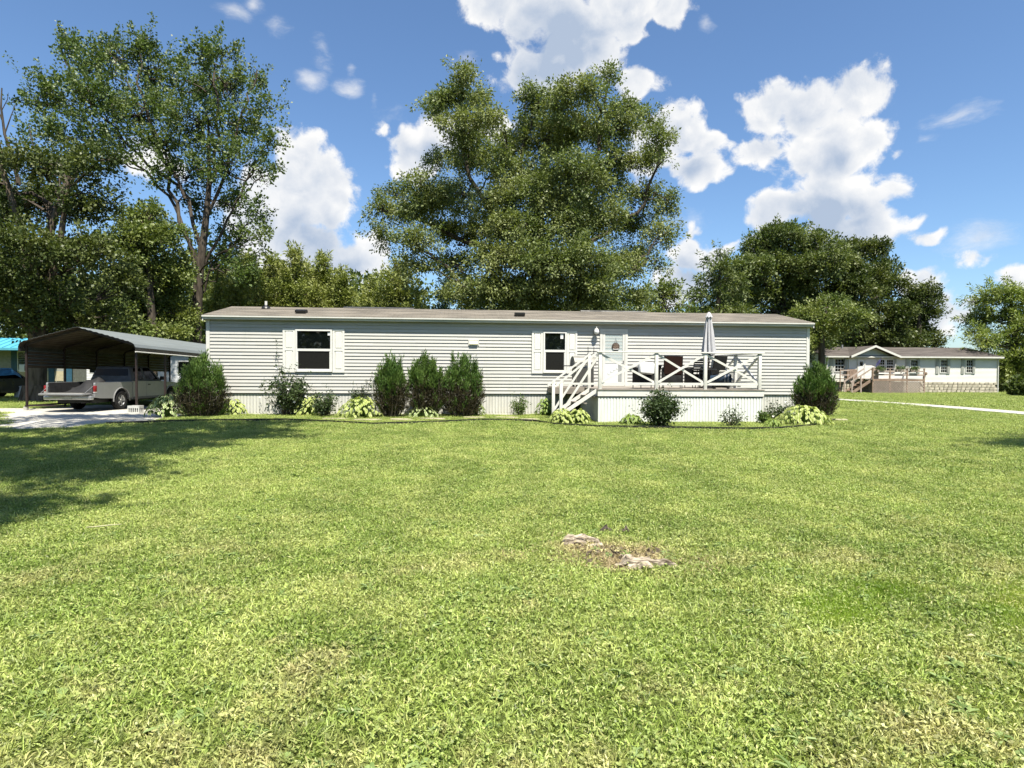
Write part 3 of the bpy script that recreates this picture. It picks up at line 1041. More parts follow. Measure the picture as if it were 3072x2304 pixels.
M['leaf_dark'] = leafmat('dark_leaves', (.032, .054, .014), (.080, .106, .026), (.18, .19, .052), .24)
M['leaf_maple'] = leafmat('maple_leaves', (.050, .088, .022), (.112, .155, .038), (.18, .21, .06), .28, spec=.4)
M['leaf_olive'] = leafmat('olive_leaves', (.074, .106, .032), (.168, .205, .064), (.26, .275, .105), .28, clump=.5)
M['leaf_mid'] = leafmat('mid_green_leaves', (.066, .102, .026), (.145, .182, .046), (.23, .25, .07), .26, clump=.5)
M['leaf_conifer'] = leafmat('conifer_sprays', (.11, .142, .028), (.21, .242, .055), (.28, .285, .085), .2, clump=.5)
M['leaf_right'] = leafmat('right_tree_leaves', (.052, .080, .022), (.116, .148, .042), (.18, .205, .065), .26, clump=.5)
M['leaf_blue'] = leafmat('bluish_needles', (.05, .09, .055), (.08, .13, .07), None, .1)
M['leaf_lime'] = leafmat('fresh_green_leaves', (.10, .145, .030), (.20, .25, .055), (.28, .31, .08), .3, clump=.5)

# ------------------------------------------------------------------ trees
# big shade tree behind the home
Y = 33
lob = L2(Y, [(1000, 165, 30, 32, 1.1), (985, 210, 52, 36, 1.1), (950, 232, 38, 30), (1035, 222, 34, 36), (1000, 262, 56, 26, .9), (1050, 285, 32, 24, .8),
             (1165, 225, 50, 44), (1215, 215, 46, 46), (1130, 265, 34, 34, .9), (1285, 210, 44, 42), (1315, 165, 26, 24, 1), (1345, 235, 34, 30, .9),
             (1240, 290, 90, 60), (1170, 320, 70, 60), (1320, 290, 70, 60), (1395, 250, 40, 40), (1425, 300, 32, 44, .9), (1400, 345, 40, 40, .9),
             (1010, 350, 64, 44), (1000, 310, 50, 36), (1060, 250, 30, 30, .8), (950, 345, 34, 34, .9), (1075, 365, 50, 46), (910, 405, 50, 34), (850, 415, 36, 30, .9), (825, 455, 36, 32, .9), (885, 465, 60, 40), (835, 510, 40, 34, .8), (900, 525, 54, 32, .8),
             (1090, 325, 46, 46), (1150, 375, 60, 46), (1240, 375, 76, 46), (1330, 350, 50, 46), (985, 430, 70, 54), (1080, 440, 66, 50), (1060, 490, 60, 46), (940, 440, 50, 40), (1235, 440, 76, 50), (1000, 510, 70, 44), (1180, 420, 80, 60), (1110, 500, 60, 50, 1, -3), (1200, 500, 76, 54, 1, -3), (1300, 400, 70, 60), (1285, 480, 76, 60, 1, -2),
             (1390, 420, 46, 40, .9), (1445, 430, 36, 40, .9), (1370, 490, 52, 46, .9), (1430, 505, 38, 44, .8), (1385, 560, 46, 40, .8), (1425, 575, 26, 34, .6),
             (900, 575, 50, 26, .6), (980, 575, 60, 34, 1), (1080, 560, 70, 38, 1.3, -3), (1170, 570, 70, 40, 1.3, -4), (1260, 560, 70, 40, 1.3, -4), (1340, 590, 60, 44, 1.1, -2), (1060, 620, 80, 36, 1.3, -3), (1160, 630, 80, 36, 1.4, -3), (1260, 630, 80, 40, 1.4, -3),
             (1000, 630, 50, 30, 1.1), (1350, 645, 60, 34, 1), (1100, 665, 110, 24, 1.2, -2), (1250, 668, 110, 24, 1.2, -2)], 4.2, 3)
tb_ = base2(1165, Y)
tree('shade_tree', 'huge spreading olive green tree rising behind the middle of the pale home', None, tb_,
     [(tb_, .55), (at2(1163, 640, Y), .42), (at2(1160, 520, Y), .34), (at2(1170, 400, Y), .22), (at2(1185, 290, Y), .10)], lob, M['leaf_olive'], 11,
     nspray=34, nleaf=90, L=.125, W=.068, ln=1.0, rad=.19, droop=.45, upb=.15, r0=.30, inner=.42, twigs=.2, mixw=.5,
     main=[([at2(x, y, Y + dy) for x, y, dy in q], a) for q, a in ((((1163, 600, 0), (1080, 500, -1), (1020, 380, 0), (990, 220, 0)), .2), (((1162, 560, 0), (1000, 520, 1), (890, 470, 1), (845, 450, 0)), .16), (((1165, 540, 0), (1250, 420, -1), (1300, 300, 0), (1312, 190, 0)), .2), (((1164, 590, 0), (1290, 520, 1), (1390, 440, 1), (1425, 330, 0)), .17), (((1162, 620, 0), (1090, 610, -2), (1000, 620, -2)), .12), (((1164, 640, 0), (1280, 600, -2), (1370, 590, -2)), .12), (((1168, 480, 0), (1120, 360, 0), (1150, 240, 0)), .14))])

# tall airy maple on the left
Y = 37
lob = L2(Y, [(310, 85, 40, 42), (255, 110, 50, 50), (150, 100, 46, 40), (200, 130, 60, 50), (200, 200, 80, 60), (115, 200, 60, 50, .9), (85, 205, 46, 28, .7), (80, 275, 55, 30, .7), (165, 280, 80, 45, .8),
             (330, 160, 70, 70), (300, 230, 90, 60), (425, 115, 55, 44), (480, 100, 36, 30, .9), (430, 190, 80, 60), (510, 180, 55, 55), (560, 160, 30, 40, .8), (580, 215, 34, 40, .8), (440, 260, 90, 60, .9),
             (530, 270, 60, 55, .9), (585, 290, 32, 40, .7), (360, 300, 80, 50, .75), (480, 340, 80, 55, .8), (560, 360, 45, 40, .7), (585, 350, 28, 30, .5), (400, 370, 60, 60, .7), (500, 430, 60, 50, .75), (545, 440, 44, 40, .6), (430, 440, 50, 45, .7),
             (510, 510, 55, 45, .8), (550, 500, 36, 36, .6), (470, 560, 55, 44, .8), (520, 570, 40, 30, .7), (270, 310, 60, 50, .6), (330, 370, 50, 50, .5)], 3.0, 5, .7)
lob = [((c[0], c[1], c[2] - .35), rd, w_) for c, rd, w_ in lob]
tb_ = base2(424, Y)
tree('maple_tree', 'tall airy maple with upswept branches rising left of the home', None, tb_,
     [(tb_, .36), (at2(424, 690, Y), .30), (at2(430, 590, Y), .26), (at2(442, 500, Y), .20), (at2(452, 400, Y), .14), (at2(450, 260, Y), .05)], lob, M['leaf_maple'], 12,
     nspray=17, nleaf=66, L=.14, W=.105, ln=1.05, rad=.15, droop=-.05, upb=.75, outb=.6, r0=.15, inner=.2, upn=.35, twigs=.4, sub=0,
     main=[([at2(x, y, Y + i * .4) for i, (x, y) in enumerate(q)], a) for q, a in ((((428, 600), (380, 440), (340, 310), (300, 180), (300, 100)), .13), (((436, 540), (400, 430), (300, 330), (200, 230), (140, 130)), .12), (((445, 470), (500, 330), (530, 220), (555, 150)), .11),
                                                                                      (((448, 430), (470, 300), (470, 180), (450, 110)), .11), (((432, 580), (390, 470), (330, 380), (220, 290), (100, 220)), .11), (((430, 590), (480, 500), (520, 420), (570, 330)), .10), (((400, 430), (330, 260), (260, 170), (230, 100)), .09), (((424, 640), (470, 580), (510, 520)), .08))])

# big dark maple beyond the carport
Y = 27
lob = L2(Y, [(60, 350, 70, 34), (140, 365, 90, 50), (215, 350, 55, 40), (40, 440, 70, 56), (110, 450, 80, 56), (195, 430, 64, 56), (-60, 400, 80, 80), (-30, 500, 80, 80), (60, 540, 70, 60),
             (140, 560, 70, 60), (30, 620, 70, 50), (110, 640, 80, 44), (-60, 620, 80, 70), (200, 560, 60, 60), (190, 640, 70, 44), (-20, 690, 60, 30, .8), (50, 690, 60, 24, .7), (150, 690, 70, 26, .8), (230, 690, 60, 30, .9), (270, 610, 50, 60, .9)], 3.5, 8, .9)
tb_ = base2(77, Y)
tb0 = Vector(tb_)
bigm = tree('maple_tree', 'broad dark maple with a thick forked trunk behind the carport', None, tb_,
            [(tb_, .50), (at2(78, 830, Y), .38), (at2(80, 780, Y), .36), (at2(84, 700, Y), .36), (at2(88, 640, Y), .26), (at2(97, 540, Y), .20), (at2(130, 430, Y), .10)], lob, M['leaf_dark'], 13,
            nspray=34, nleaf=66, L=.115, W=.088, ln=.75, rad=.18, droop=.25, upb=.25, r0=.4, inner=.35, twigs=.25)
sl = MB()
for pts, a in ((((80, 700), (62, 600), (40, 480), (10, 380), (-6, 300)), .2), (((86, 660), (125, 560), (140, 450), (150, 380)), .17), (((75, 730), (40, 690), (0, 655), (-40, 640)), .13), (((72, 720), (60, 660), (20, 610)), .12)):
    P = [at2(x, y, Y - .6 - i * .2) - tb0 for i, (x, y) in enumerate(pts)]
    sl.tube(P, list(np.linspace(a, a * .4, len(P))), 8, False)
sl.build('main_limb', M['bark_pale'], bigm)
for o in bigm.children:
    if o.name.startswith('trunk'):
        o.data.materials[0] = M['bark_pale']
dl_ = MB()
for pts, a in ((((24, 330), (10, 290), (2, 230), (4, 190)), .07), (((10, 290), (24, 250), (34, 225)), .03), (((5, 260), (-8, 230), (-20, 205)), .03), (((3, 240), (16, 215), (18, 200)), .02), (((40, 400), (30, 345), (12, 300)), .09), (((75, 330), (66, 290), (62, 268)), .03)):
    P = [at2(x, y, Y) - tb0 for x, y in pts]
    dl_.tube(P, list(np.linspace(a, a * .35, len(P))), 6, False)
dl_.build('dead_limb', M['bark'], bigm)

# rounded maple between them
Y = 33
lob = L2(Y, [(310, 480, 66, 46), (275, 540, 60, 60), (350, 540, 66, 60), (320, 610, 84, 60), (255, 620, 50, 50), (380, 600, 40, 56), (300, 680, 80, 44), (380, 680, 46, 40), (235, 690, 50, 40), (340, 720, 70, 24)], 2.2, 9, 1)
tb_ = base2(330, Y)
tree('maple_tree', 'rounded leafy maple standing between the tall maple and the dark one', None, tb_, [(tb_, .26), (at2(328, 690, Y), .2), (at2(322, 590, Y), .14), (at2(318, 510, Y), .05)], lob, M['leaf_mid'], 14,
     nspray=42, nleaf=56, L=.14, W=.105, ln=.7, rad=.19, droop=.3, upb=.2, r0=.3, inner=.45, twigs=.25)

# row of bushy cedars behind the left end of the home
spec = [(478, 590, 46, 44, 'narrow'), (535, 556, 60, 43, 'pointed'), (590, 562, 52, 45, 'bushy'), (640, 548, 66, 43, 'broad'), (696, 556, 60, 45, 'bushy'), (740, 592, 44, 44, 'low')]
ced_lab = ['narrow dark cedar behind the tall maple trunk and the left roof corner', 'pointed cedar right of the tall maple, second of the cedar row', 'bushy cedar in the middle of the row behind the left roof',
           'broadest and tallest cedar of the row behind the left roof', 'bushy cedar next to last on the right of the row', 'low cedar at the right end of the row above the roof']
for i, (x, top, hw_, Y, _) in enumerate(spec):
    rows = []
    y = top
    k = 0
    while y < 730:
        f = min(1, (y - top) / 90)
        a = hw_ * (.22 + .78 * f ** .8)
        rows += [(x - a * .45, y + 14, a * .62, 24), (x + a * .45, y + 22, a * .62, 24), (x, y + 8, a * .5, 22)]
        y += 34
    lob = L2(Y, rows, .8, 20 + i, 1)
    tb_ = base2(x, Y)
    tree('cedar_tree', ced_lab[i], 'cedars in a row behind the left end of the home', tb_, [(tb_, .2), (at2(x, 680, Y), .15), (at2(x, top + 20, Y), .03)], lob, M['leaf_conifer'], 30 + i,
         nspray=42, nleaf=44, L=.20, W=.068, ln=.7, rad=.13, droop=.0, upb=.7, outb=.7, r0=.12, twigs=.15, inner=.5, sub=0)

for j, (x, top, hw_, Y, lab, mat) in enumerate([(862, 566, 64, 41, 'broad rounded arborvitae left of the great shade tree', 'leaf_conifer'), (803, 606, 30, 43, 'slim small arborvitae beside the broad rounded one', 'leaf_conifer'),
                                                (962, 606, 34, 40, 'small bluish spruce half hidden under the shade tree', 'leaf_blue')]):
    rows = []
    y = top
    while y < 730:
        f = min(1, (y - top) / 70)
        a = hw_ * (.3 + .7 * f ** .7)
        rows += [(x - a * .45, y + 12, a * .6, 22), (x + a * .45, y + 18, a * .6, 22), (x, y + 10, a * .55, 20)]
        y += 32
    tb_ = base2(x, Y)
    tree('arborvitae' if j < 2 else 'spruce_tree', lab, None, tb_, [(tb_, .16), (at2(x, 690, Y), .12), (at2(x, top + 16, Y), .03)], L2(Y, rows, .6, 40 + j, 1), M[mat], 45 + j,
         nspray=32, nleaf=34, L=.2, W=.07, ln=.6, rad=.12, droop=.0, upb=.6, outb=.8, r0=.1, twigs=.15, inner=.5, sub=0)

# light leafy tree at the right under the shade tree
Y = 42
tb_ = base2(1430, Y)
tree('small_tree', 'small loose tree above the roof between shade tree and dark grove', None, tb_, [(tb_, .16), (at2(1432, 690, Y), .12), (at2(1432, 630, Y), .04)],
     L2(Y, [(1430, 620, 40, 24), (1400, 645, 40, 24), (1455, 640, 34, 26), (1425, 680, 60, 30), (1480, 665, 26, 16), (1380, 690, 50, 30), (1460, 700, 50, 30)], 1.5, 50), M['leaf_mid'], 51, nspray=20, nleaf=40, L=.2, W=.10, ln=.9, rad=.2, droop=.2, upb=.5, r0=.2)

# the dark grove on the right
G = 'trees of the dark grove on the right'
Y = 52
tb_ = base2(1550, Y)
tree('spruce_tree', 'pointed dark spruce at the left edge of the right grove', G, tb_, [(tb_, .3), (at2(1552, 640, Y), .2), (at2(1556, 545, Y), .04)],
     L2(Y, [(1557, 548, 16, 16), (1545, 575, 30, 18), (1572, 575, 28, 18), (1535, 605, 40, 20), (1580, 605, 40, 20), (1525, 640, 46, 24), (1570, 640, 46, 24), (1520, 680, 46, 24), (1570, 680, 56, 26)], 1, 60, 1), M['leaf_right'], 61,
     nspray=16, nleaf=34, L=.3, W=.10, ln=1.1, rad=.16, droop=.25, upb=.1, outb=1, r0=.2, twigs=.2, sub=0)
Y = 60
tb_ = base2(1690, Y)
tree('broadleaf_tree', 'largest rounded dark tree of the right grove, behind the home', G, tb_, [(tb_, .5), (at2(1690, 690, Y + 2), .4), (at2(1695, 600, Y + 2), .1)],
     L2(Y, [(1700, 515, 70, 34), (1650, 545, 50, 40), (1755, 540, 50, 40), (1620, 590, 60, 40), (1690, 585, 80, 55), (1760, 600, 60, 55), (1600, 640, 70, 45), (1680, 650, 80, 50), (1750, 670, 70, 50), (1580, 690, 60, 36), (1670, 710, 80, 36), (1760, 730, 70, 36), (1800, 560, 36, 40)], 3.5, 62), M['leaf_right'], 63,
     nspray=24, nleaf=54, L=.22, W=.14, ln=1.0, rad=.26, droop=.2, upb=.3, r0=.5, inner=.45, twigs=.2)
Y = 64
tb_ = base2(1870, Y)
tree('broadleaf_tree', 'dark tree with knobbly top behind the neighbour house gable', G, tb_, [(tb_, .45), (at2(1868, 700, Y + 1), .35), (at2(1860, 610, Y + 1), .1)],
     L2(Y, [(1850, 540, 50, 28), (1888, 545, 36, 28), (1820, 585, 50, 40), (1880, 595, 60, 40), (1920, 590, 30, 32), (1840, 640, 60, 44), (1915, 640, 50, 44), (1880, 690, 70, 44), (1945, 690, 40, 44), (1830, 700, 60, 44), (1900, 740, 80, 30)], 3, 64), M['leaf_dark'], 65,
     nspray=23, nleaf=52, L=.23, W=.15, ln=1.0, rad=.26, droop=.15, upb=.3, r0=.5, inner=.4, twigs=.2)
Y = 50
tb_ = base2(1775, Y)
tree('broadleaf_tree', 'lower lighter tree between the right end of the home and the neighbour house', G, tb_, [(tb_, .3), (at2(1775, 730, Y), .22), (at2(1785, 670, Y), .06)],
     L2(Y, [(1795, 665, 56, 28), (1750, 690, 46, 34), (1840, 685, 36, 26), (1785, 712, 52, 30), (1735, 740, 36, 34), (1730, 775, 26, 26, .8)], 2, 66), M['leaf_mid'], 67,
     nspray=34, nleaf=50, L=.19, W=.11, ln=.9, rad=.24, droop=.25, upb=.3, r0=.3, inner=.4, twigs=.2)
Y = 66
tb_ = base2(1985, Y)
tree('broadleaf_tree', 'dark leaning tree at the right edge of the grove above the neighbour roof', G, tb_, [(tb_, .35), (at2(1985, 720, Y), .25), (at2(1988, 640, Y), .06)],
     L2(Y, [(1990, 640, 40, 24), (2012, 640, 20, 18, .8), (1970, 660, 40, 30), (2005, 680, 34, 26), (1965, 710, 40, 34), (2000, 725, 34, 26), (1950, 740, 50, 30), (2020, 745, 26, 14, .8)], 2, 68), M['leaf_dark'], 69,
     nspray=25, nleaf=48, L=.23, W=.13, ln=1.1, rad=.22, droop=.0, upb=.6, r0=.4, twigs=.3)
# tree on the far right
Y = 58
tb_ = base2(2196, Y)
tree('feathery_tree', 'feathery tree with drooping side branches at the right edge', None, tb_, [(tb_, .4), (at2(2196, 790, Y), .3), (at2(2190, 700, Y), .2), (at2(2180, 630, Y), .05)],
     L2(Y, [(2170, 635, 50, 26), (2130, 650, 40, 28), (2215, 650, 50, 36), (2110, 690, 36, 24), (2170, 690, 60, 36), (2105, 715, 30, 14, .8), (2230, 710, 60, 44), (2130, 735, 40, 24), (2190, 745, 60, 34), (2115, 765, 30, 14, .8), (2240, 770, 60, 40), (2165, 785, 44, 24), (2205, 810, 50, 26)], 2.5, 70), M['leaf_lime'], 71,
     nspray=17, nleaf=54, L=.26, W=.085, ln=1.5, rad=.17, droop=.25, upb=.25, outb=1.0, r0=.4, inner=.45, twigs=.4, sub=0)

# shade trees beside the photographer: they throw the two shadows on the lawn
for lab, bx, by, rows in (('tall leafy tree left of the lawn that shades its left side', -10.5, 4.5, None), ('leafy tree right of the lawn that shades its right edge', 17.5, 7, None)):
    left = bx < 0
    rr = np.random.default_rng(5 if left else 6)
    lob = []
    if left:
        sh = [(-7.0, 16.6), (-6.6, 15.0), (-7.4, 13.4), (-6.8, 12.0), (-7.6, 10.4), (-7.4, 9.0), (-9, 16.4), (-9.4, 14.4), (-9.6, 12.4), (-9.8, 10.4), (-11.4, 16.8), (-11.8, 14.6), (-12, 12.4), (-12.4, 10.2), (-14, 16.2), (-14.4, 13.6), (-14.4, 11), (-17, 13), (-13.5, 18.8), (-16.5, 18), (-11.2, 19.4), (-5.4, 6.2), (-6.6, 5.8), (-7.8, 6.6), (-6.4, 8.9), (-8.6, 8.2), (-6.0, 13.8), (-8.6, 15.4)]
    else:
        sh = [(10.9, 12.6), (12.2, 12.2), (12.6, 13.2), (14.2, 12.6), (14.6, 13.6), (16.4, 13), (18, 14)]
    for sx, sy in sh:
        h = rr.uniform(11, 13.5)
        k = h / math.tan(SUN_EL)
        lob.append(((sx + math.sin(SUN_AZ) * k, sy - math.cos(SUN_AZ) * k, h), (1.0 + rr.random() * .5, .9 + rr.random() * .4, .8), 1.0))
    tree('shade_tree', lab, None, (bx, by, 0), [((bx, by, 0), .45), ((bx, by, 4), .36), ((bx + (1.5 if left else -1), by + .8, 9), .26), ((bx + (3 if left else -2), by + 2, 12), .1)], lob, M['leaf_mid'], 80 + left,
         nspray=30, nleaf=44, L=.18, W=.13, ln=.9, rad=.22, droop=.2, upb=.1, r0=.4, inner=.0, twigs=.1, sub=0)

# far wood that closes the view
def far_wood():
    r = np.random.default_rng(99)
    Q = []
    for a in np.linspace(-62, 62, 150):
        d = 105 + r.uniform(-12, 25)
        x, y = d * math.sin(R(a)), d * math.cos(R(a))
        h = r.uniform(5.5, 8.5) if a < 31 else r.uniform(2.2, 3.2)
        n = 40
        C, dd = in_lobe((x, y, h * .5 - .3), (2.8, 2.5, h * .5), n, r, .4)
        Q.append(sprays(C, unit(dd + np.array([0, 0, .3])), 1.2, 11, .45, .75, .55, r, .1))
    for a in np.linspace(-58, -9, 60):
        d = 60 + r.uniform(-4, 12)
        x, y = d * math.sin(R(a)), d * math.cos(R(a))
        h = r.uniform(8, 12)
        C, dd = in_lobe((x, y, h * .5 - .3), (2.4, 2.2, h * .52), 60, r, .4)
        Q.append(sprays(C, unit(dd + np.array([0, 0, .3])), 1.2, 20, .4, .42, .30, r, .1))
    for a in np.linspace(66, 294, 76):
        d = 70 + r.uniform(-8, 25)
        x, y = d * math.sin(R(a)), d * math.cos(R(a))
        h = r.uniform(9, 14)
        C, dd = in_lobe((x, y, h * .5 - .3), (5.2, 4, h * .52), 44, r, .4)
        Q.append(sprays(C, unit(dd + np.array([0, 0, .3])), 1.8, 10, .8, 1.3, .95, r, .1))
    V = np.concatenate(Q)
    return V
fw = link('far_treeline', quads_mesh('far_treeline', far_wood(), M['leaf_right']))
tag(fw, 'distant line of woods closing the view behind the houses', 'woods', kind='stuff')

# ------------------------------------------------------------------ ground and lawn
STUMP = gxy(1850, 1660)


def lawn_colour(nt, pos, dark, mid, yellow, straw, fac=None):
    """the drift of green, yellow and dry patches over the lawn, by place"""
    n1 = N(nt, 'ShaderNodeTexNoise', i_Scale=.32, i_Detail=4.0, i_Roughness=.6)
    nt.links.new(pos, n1.inputs['Vector'])
    n2 = N(nt, 'ShaderNodeTexNoise', i_Scale=1.5, i_Detail=4.0, i_Roughness=.65)
    nt.links.new(vmth(nt, 'ADD', pos, (31, 7, 0)), n2.inputs['Vector'])
    n3 = N(nt, 'ShaderNodeTexNoise', i_Scale=.85, i_Detail=5.0, i_Roughness=.7)
    nt.links.new(vmth(nt, 'ADD', pos, (3, 57, 0)), n3.inputs['Vector'])
    c = mixcol(nt, maprange(nt, n1.outputs['Fac'], .35, .65), dark, mid)
    c = mixcol(nt, mth(nt, 'MULTIPLY', maprange(nt, n2.outputs['Fac'], .42, .68), .75), c, yellow)
    sep = nt.nodes.new('ShaderNodeSeparateXYZ')
    nt.links.new(pos, sep.inputs[0])
    # faint tracks left by the mower
    track = mth(nt, 'SINE', mth(nt, 'ADD', mth(nt, 'MULTIPLY', sep.outputs[0], 5.2), mth(nt, 'MULTIPLY', n1.outputs['Fac'], 7.0)))
    tv = mth(nt, 'MULTIPLY_ADD', track, .055, 1.0)
    tcol = nt.nodes.new('ShaderNodeCombineColor')
    for i in range(3):
        nt.links.new(tv, tcol.inputs[i])
    c = mixcol(nt, 1.0, c, tcol.outputs[0], 'MULTIPLY')
    near = maprange(nt, sep.outputs[1], 7.5, 3.0, .12, 1.0)
    dry = mth(nt, 'MULTIPLY', maprange(nt, n3.outputs['Fac'], .50, .66), near)
    ds = vmth(nt, 'LENGTH', vmth(nt, 'MULTIPLY', vmth(nt, 'SUBTRACT', pos, tuple(STUMP)), (1.0, 1.0, 0)))
    bare = maprange(nt, mth(nt, 'ADD', ds, mth(nt, 'MULTIPLY', mth(nt, 'SUBTRACT', n2.outputs['Fac'], .5), 1.3)), .56, .12)
    dry = mth(nt, 'MAXIMUM', mth(nt, 'MULTIPLY', dry, .52), mth(nt, 'MULTIPLY', bare, .85))
    return mixcol(nt, dry, c, straw), bare


def lawn_blade_mat(name, dark, mid, yellow, straw, trans=.27, lo=.36, hi=1.62):
    m = bpy.data.materials.new(name)
    m.use_nodes = True
    nt = m.node_tree
    b = nt.nodes['Principled BSDF']
    g = nt.nodes.new('ShaderNodeNewGeometry')
    c, _ = lawn_colour(nt, g.outputs['Position'], dark, mid, yellow, straw)
    rnd = g.outputs['Random Per Island']
    v = maprange(nt, rnd, 0, 1, lo, hi, False)
    cv = nt.nodes.new('ShaderNodeCombineColor')
    for i in range(3):
        nt.links.new(v, cv.inputs[i])
    c = mixcol(nt, 1.0, c, cv.outputs[0], 'MULTIPLY')
    # one blade in eight is dry
    c = mixcol(nt, mth(nt, 'MULTIPLY', maprange(nt, rnd, .90, .905, 0, 1, False), .55), c, straw)
    nt.links.new(c, b.inputs['Base Color'])
    b.inputs['Roughness'].default_value = .48
    b.inputs['Specular IOR Level'].default_value = .4
    tr = nt.nodes.new('ShaderNodeBsdfTranslucent')
    nt.links.new(mixcol(nt, 1.0, c, (1.1, 1.2, .6), 'MULTIPLY'), tr.inputs['Color'])
    mx = nt.nodes.new('ShaderNodeMixShader')
    mx.inputs[0].default_value = trans
    nt.links.new(b.outputs[0], mx.inputs[1]); nt.links.new(tr.outputs[0], mx.inputs[2])
    nt.links.new(mx.outputs[0], nt.nodes['Material Output'].inputs[0])
    return m


G_DARK, G_MID, G_YEL, G_STRAW = (.190, .266, .052), (.292, .370, .088), (.42, .460, .146), (.50, .42, .22)
M['blade'] = lawn_blade_mat('grass_blades', G_DARK, G_MID, G_YEL, G_STRAW)
M['clover'] = lawn_blade_mat('clover_leaves', (.21, .282, .07), (.30, .37, .108), (.40, .45, .155), (.48, .42, .21), .3, .5, 1.4)
M['tallgrass'] = lawn_blade_mat('tall_grass', (.22, .34, .035), (.29, .41, .05), (.37, .46, .075), (.42, .46, .10), .45, .6, 1.2)


def soil_mat():
    m = bpy.data.materials.new('lawn_ground')
    m.use_nodes = True
    nt = m.node_tree
    b = nt.nodes['Principled BSDF']
    g = nt.nodes.new('ShaderNodeNewGeometry')
    c, bare = lawn_colour(nt, g.outputs['Position'], tuple(x * .34 for x in G_DARK), tuple(x * .34 for x in G_MID), tuple(x * .36 for x in G_YEL), (.15, .115, .06))
    n = N(nt, 'ShaderNodeTexNoise', i_Scale=38.0, i_Detail=3.0, i_Roughness=.7)
    nt.links.new(g.outputs['Position'], n.inputs['Vector'])
    k = maprange(nt, n.outputs['Fac'], .35, .65, .55, 1.25)
    cv = nt.nodes.new('ShaderNodeCombineColor')
    for i in range(3):
        nt.links.new(k, cv.inputs[i])
    c = mixcol(nt, 1.0, c, cv.outputs[0], 'MULTIPLY')
    c = mixcol(nt, mth(nt, 'MULTIPLY', bare, .9), c, (.10, .080, .052))
    nt.links.new(c, b.inputs['Base Color'])
    b.inputs['Roughness'].default_value = .95
    b.inputs['Specular IOR Level'].default_value = .1
    bp = N(nt, 'ShaderNodeBump', i_Strength=.8, i_Distance=.03)
    nt.links.new(n.outputs['Fac'], bp.inputs['Height'])
    nt.links.new(bp.outputs[0], b.inputs['Normal'])
    return m


def ground_sheet():
    xs = np.concatenate([np.linspace(-900, -70, 8), np.linspace(-60, 60, 49), np.linspace(70, 900, 8)])
    ys = np.concatenate([np.linspace(-300, -12, 5), np.linspace(-8, 70, 53), np.linspace(80, 1600, 10)])
    vs = [(x, y, float(gz(x, y))) for y in ys for x in xs]
    n = len(xs)
    fs = [(j * n + i, j * n + i + 1, (j + 1) * n + i + 1, (j + 1) * n + i) for j in range(len(ys) - 1) for i in range(n - 1)]
    return MB().add(vs, fs, True)


gnd = ground_sheet().build('ground', soil_mat())
tag(gnd, 'wide mown lawn ground running back past the houses', 'ground', kind='structure')


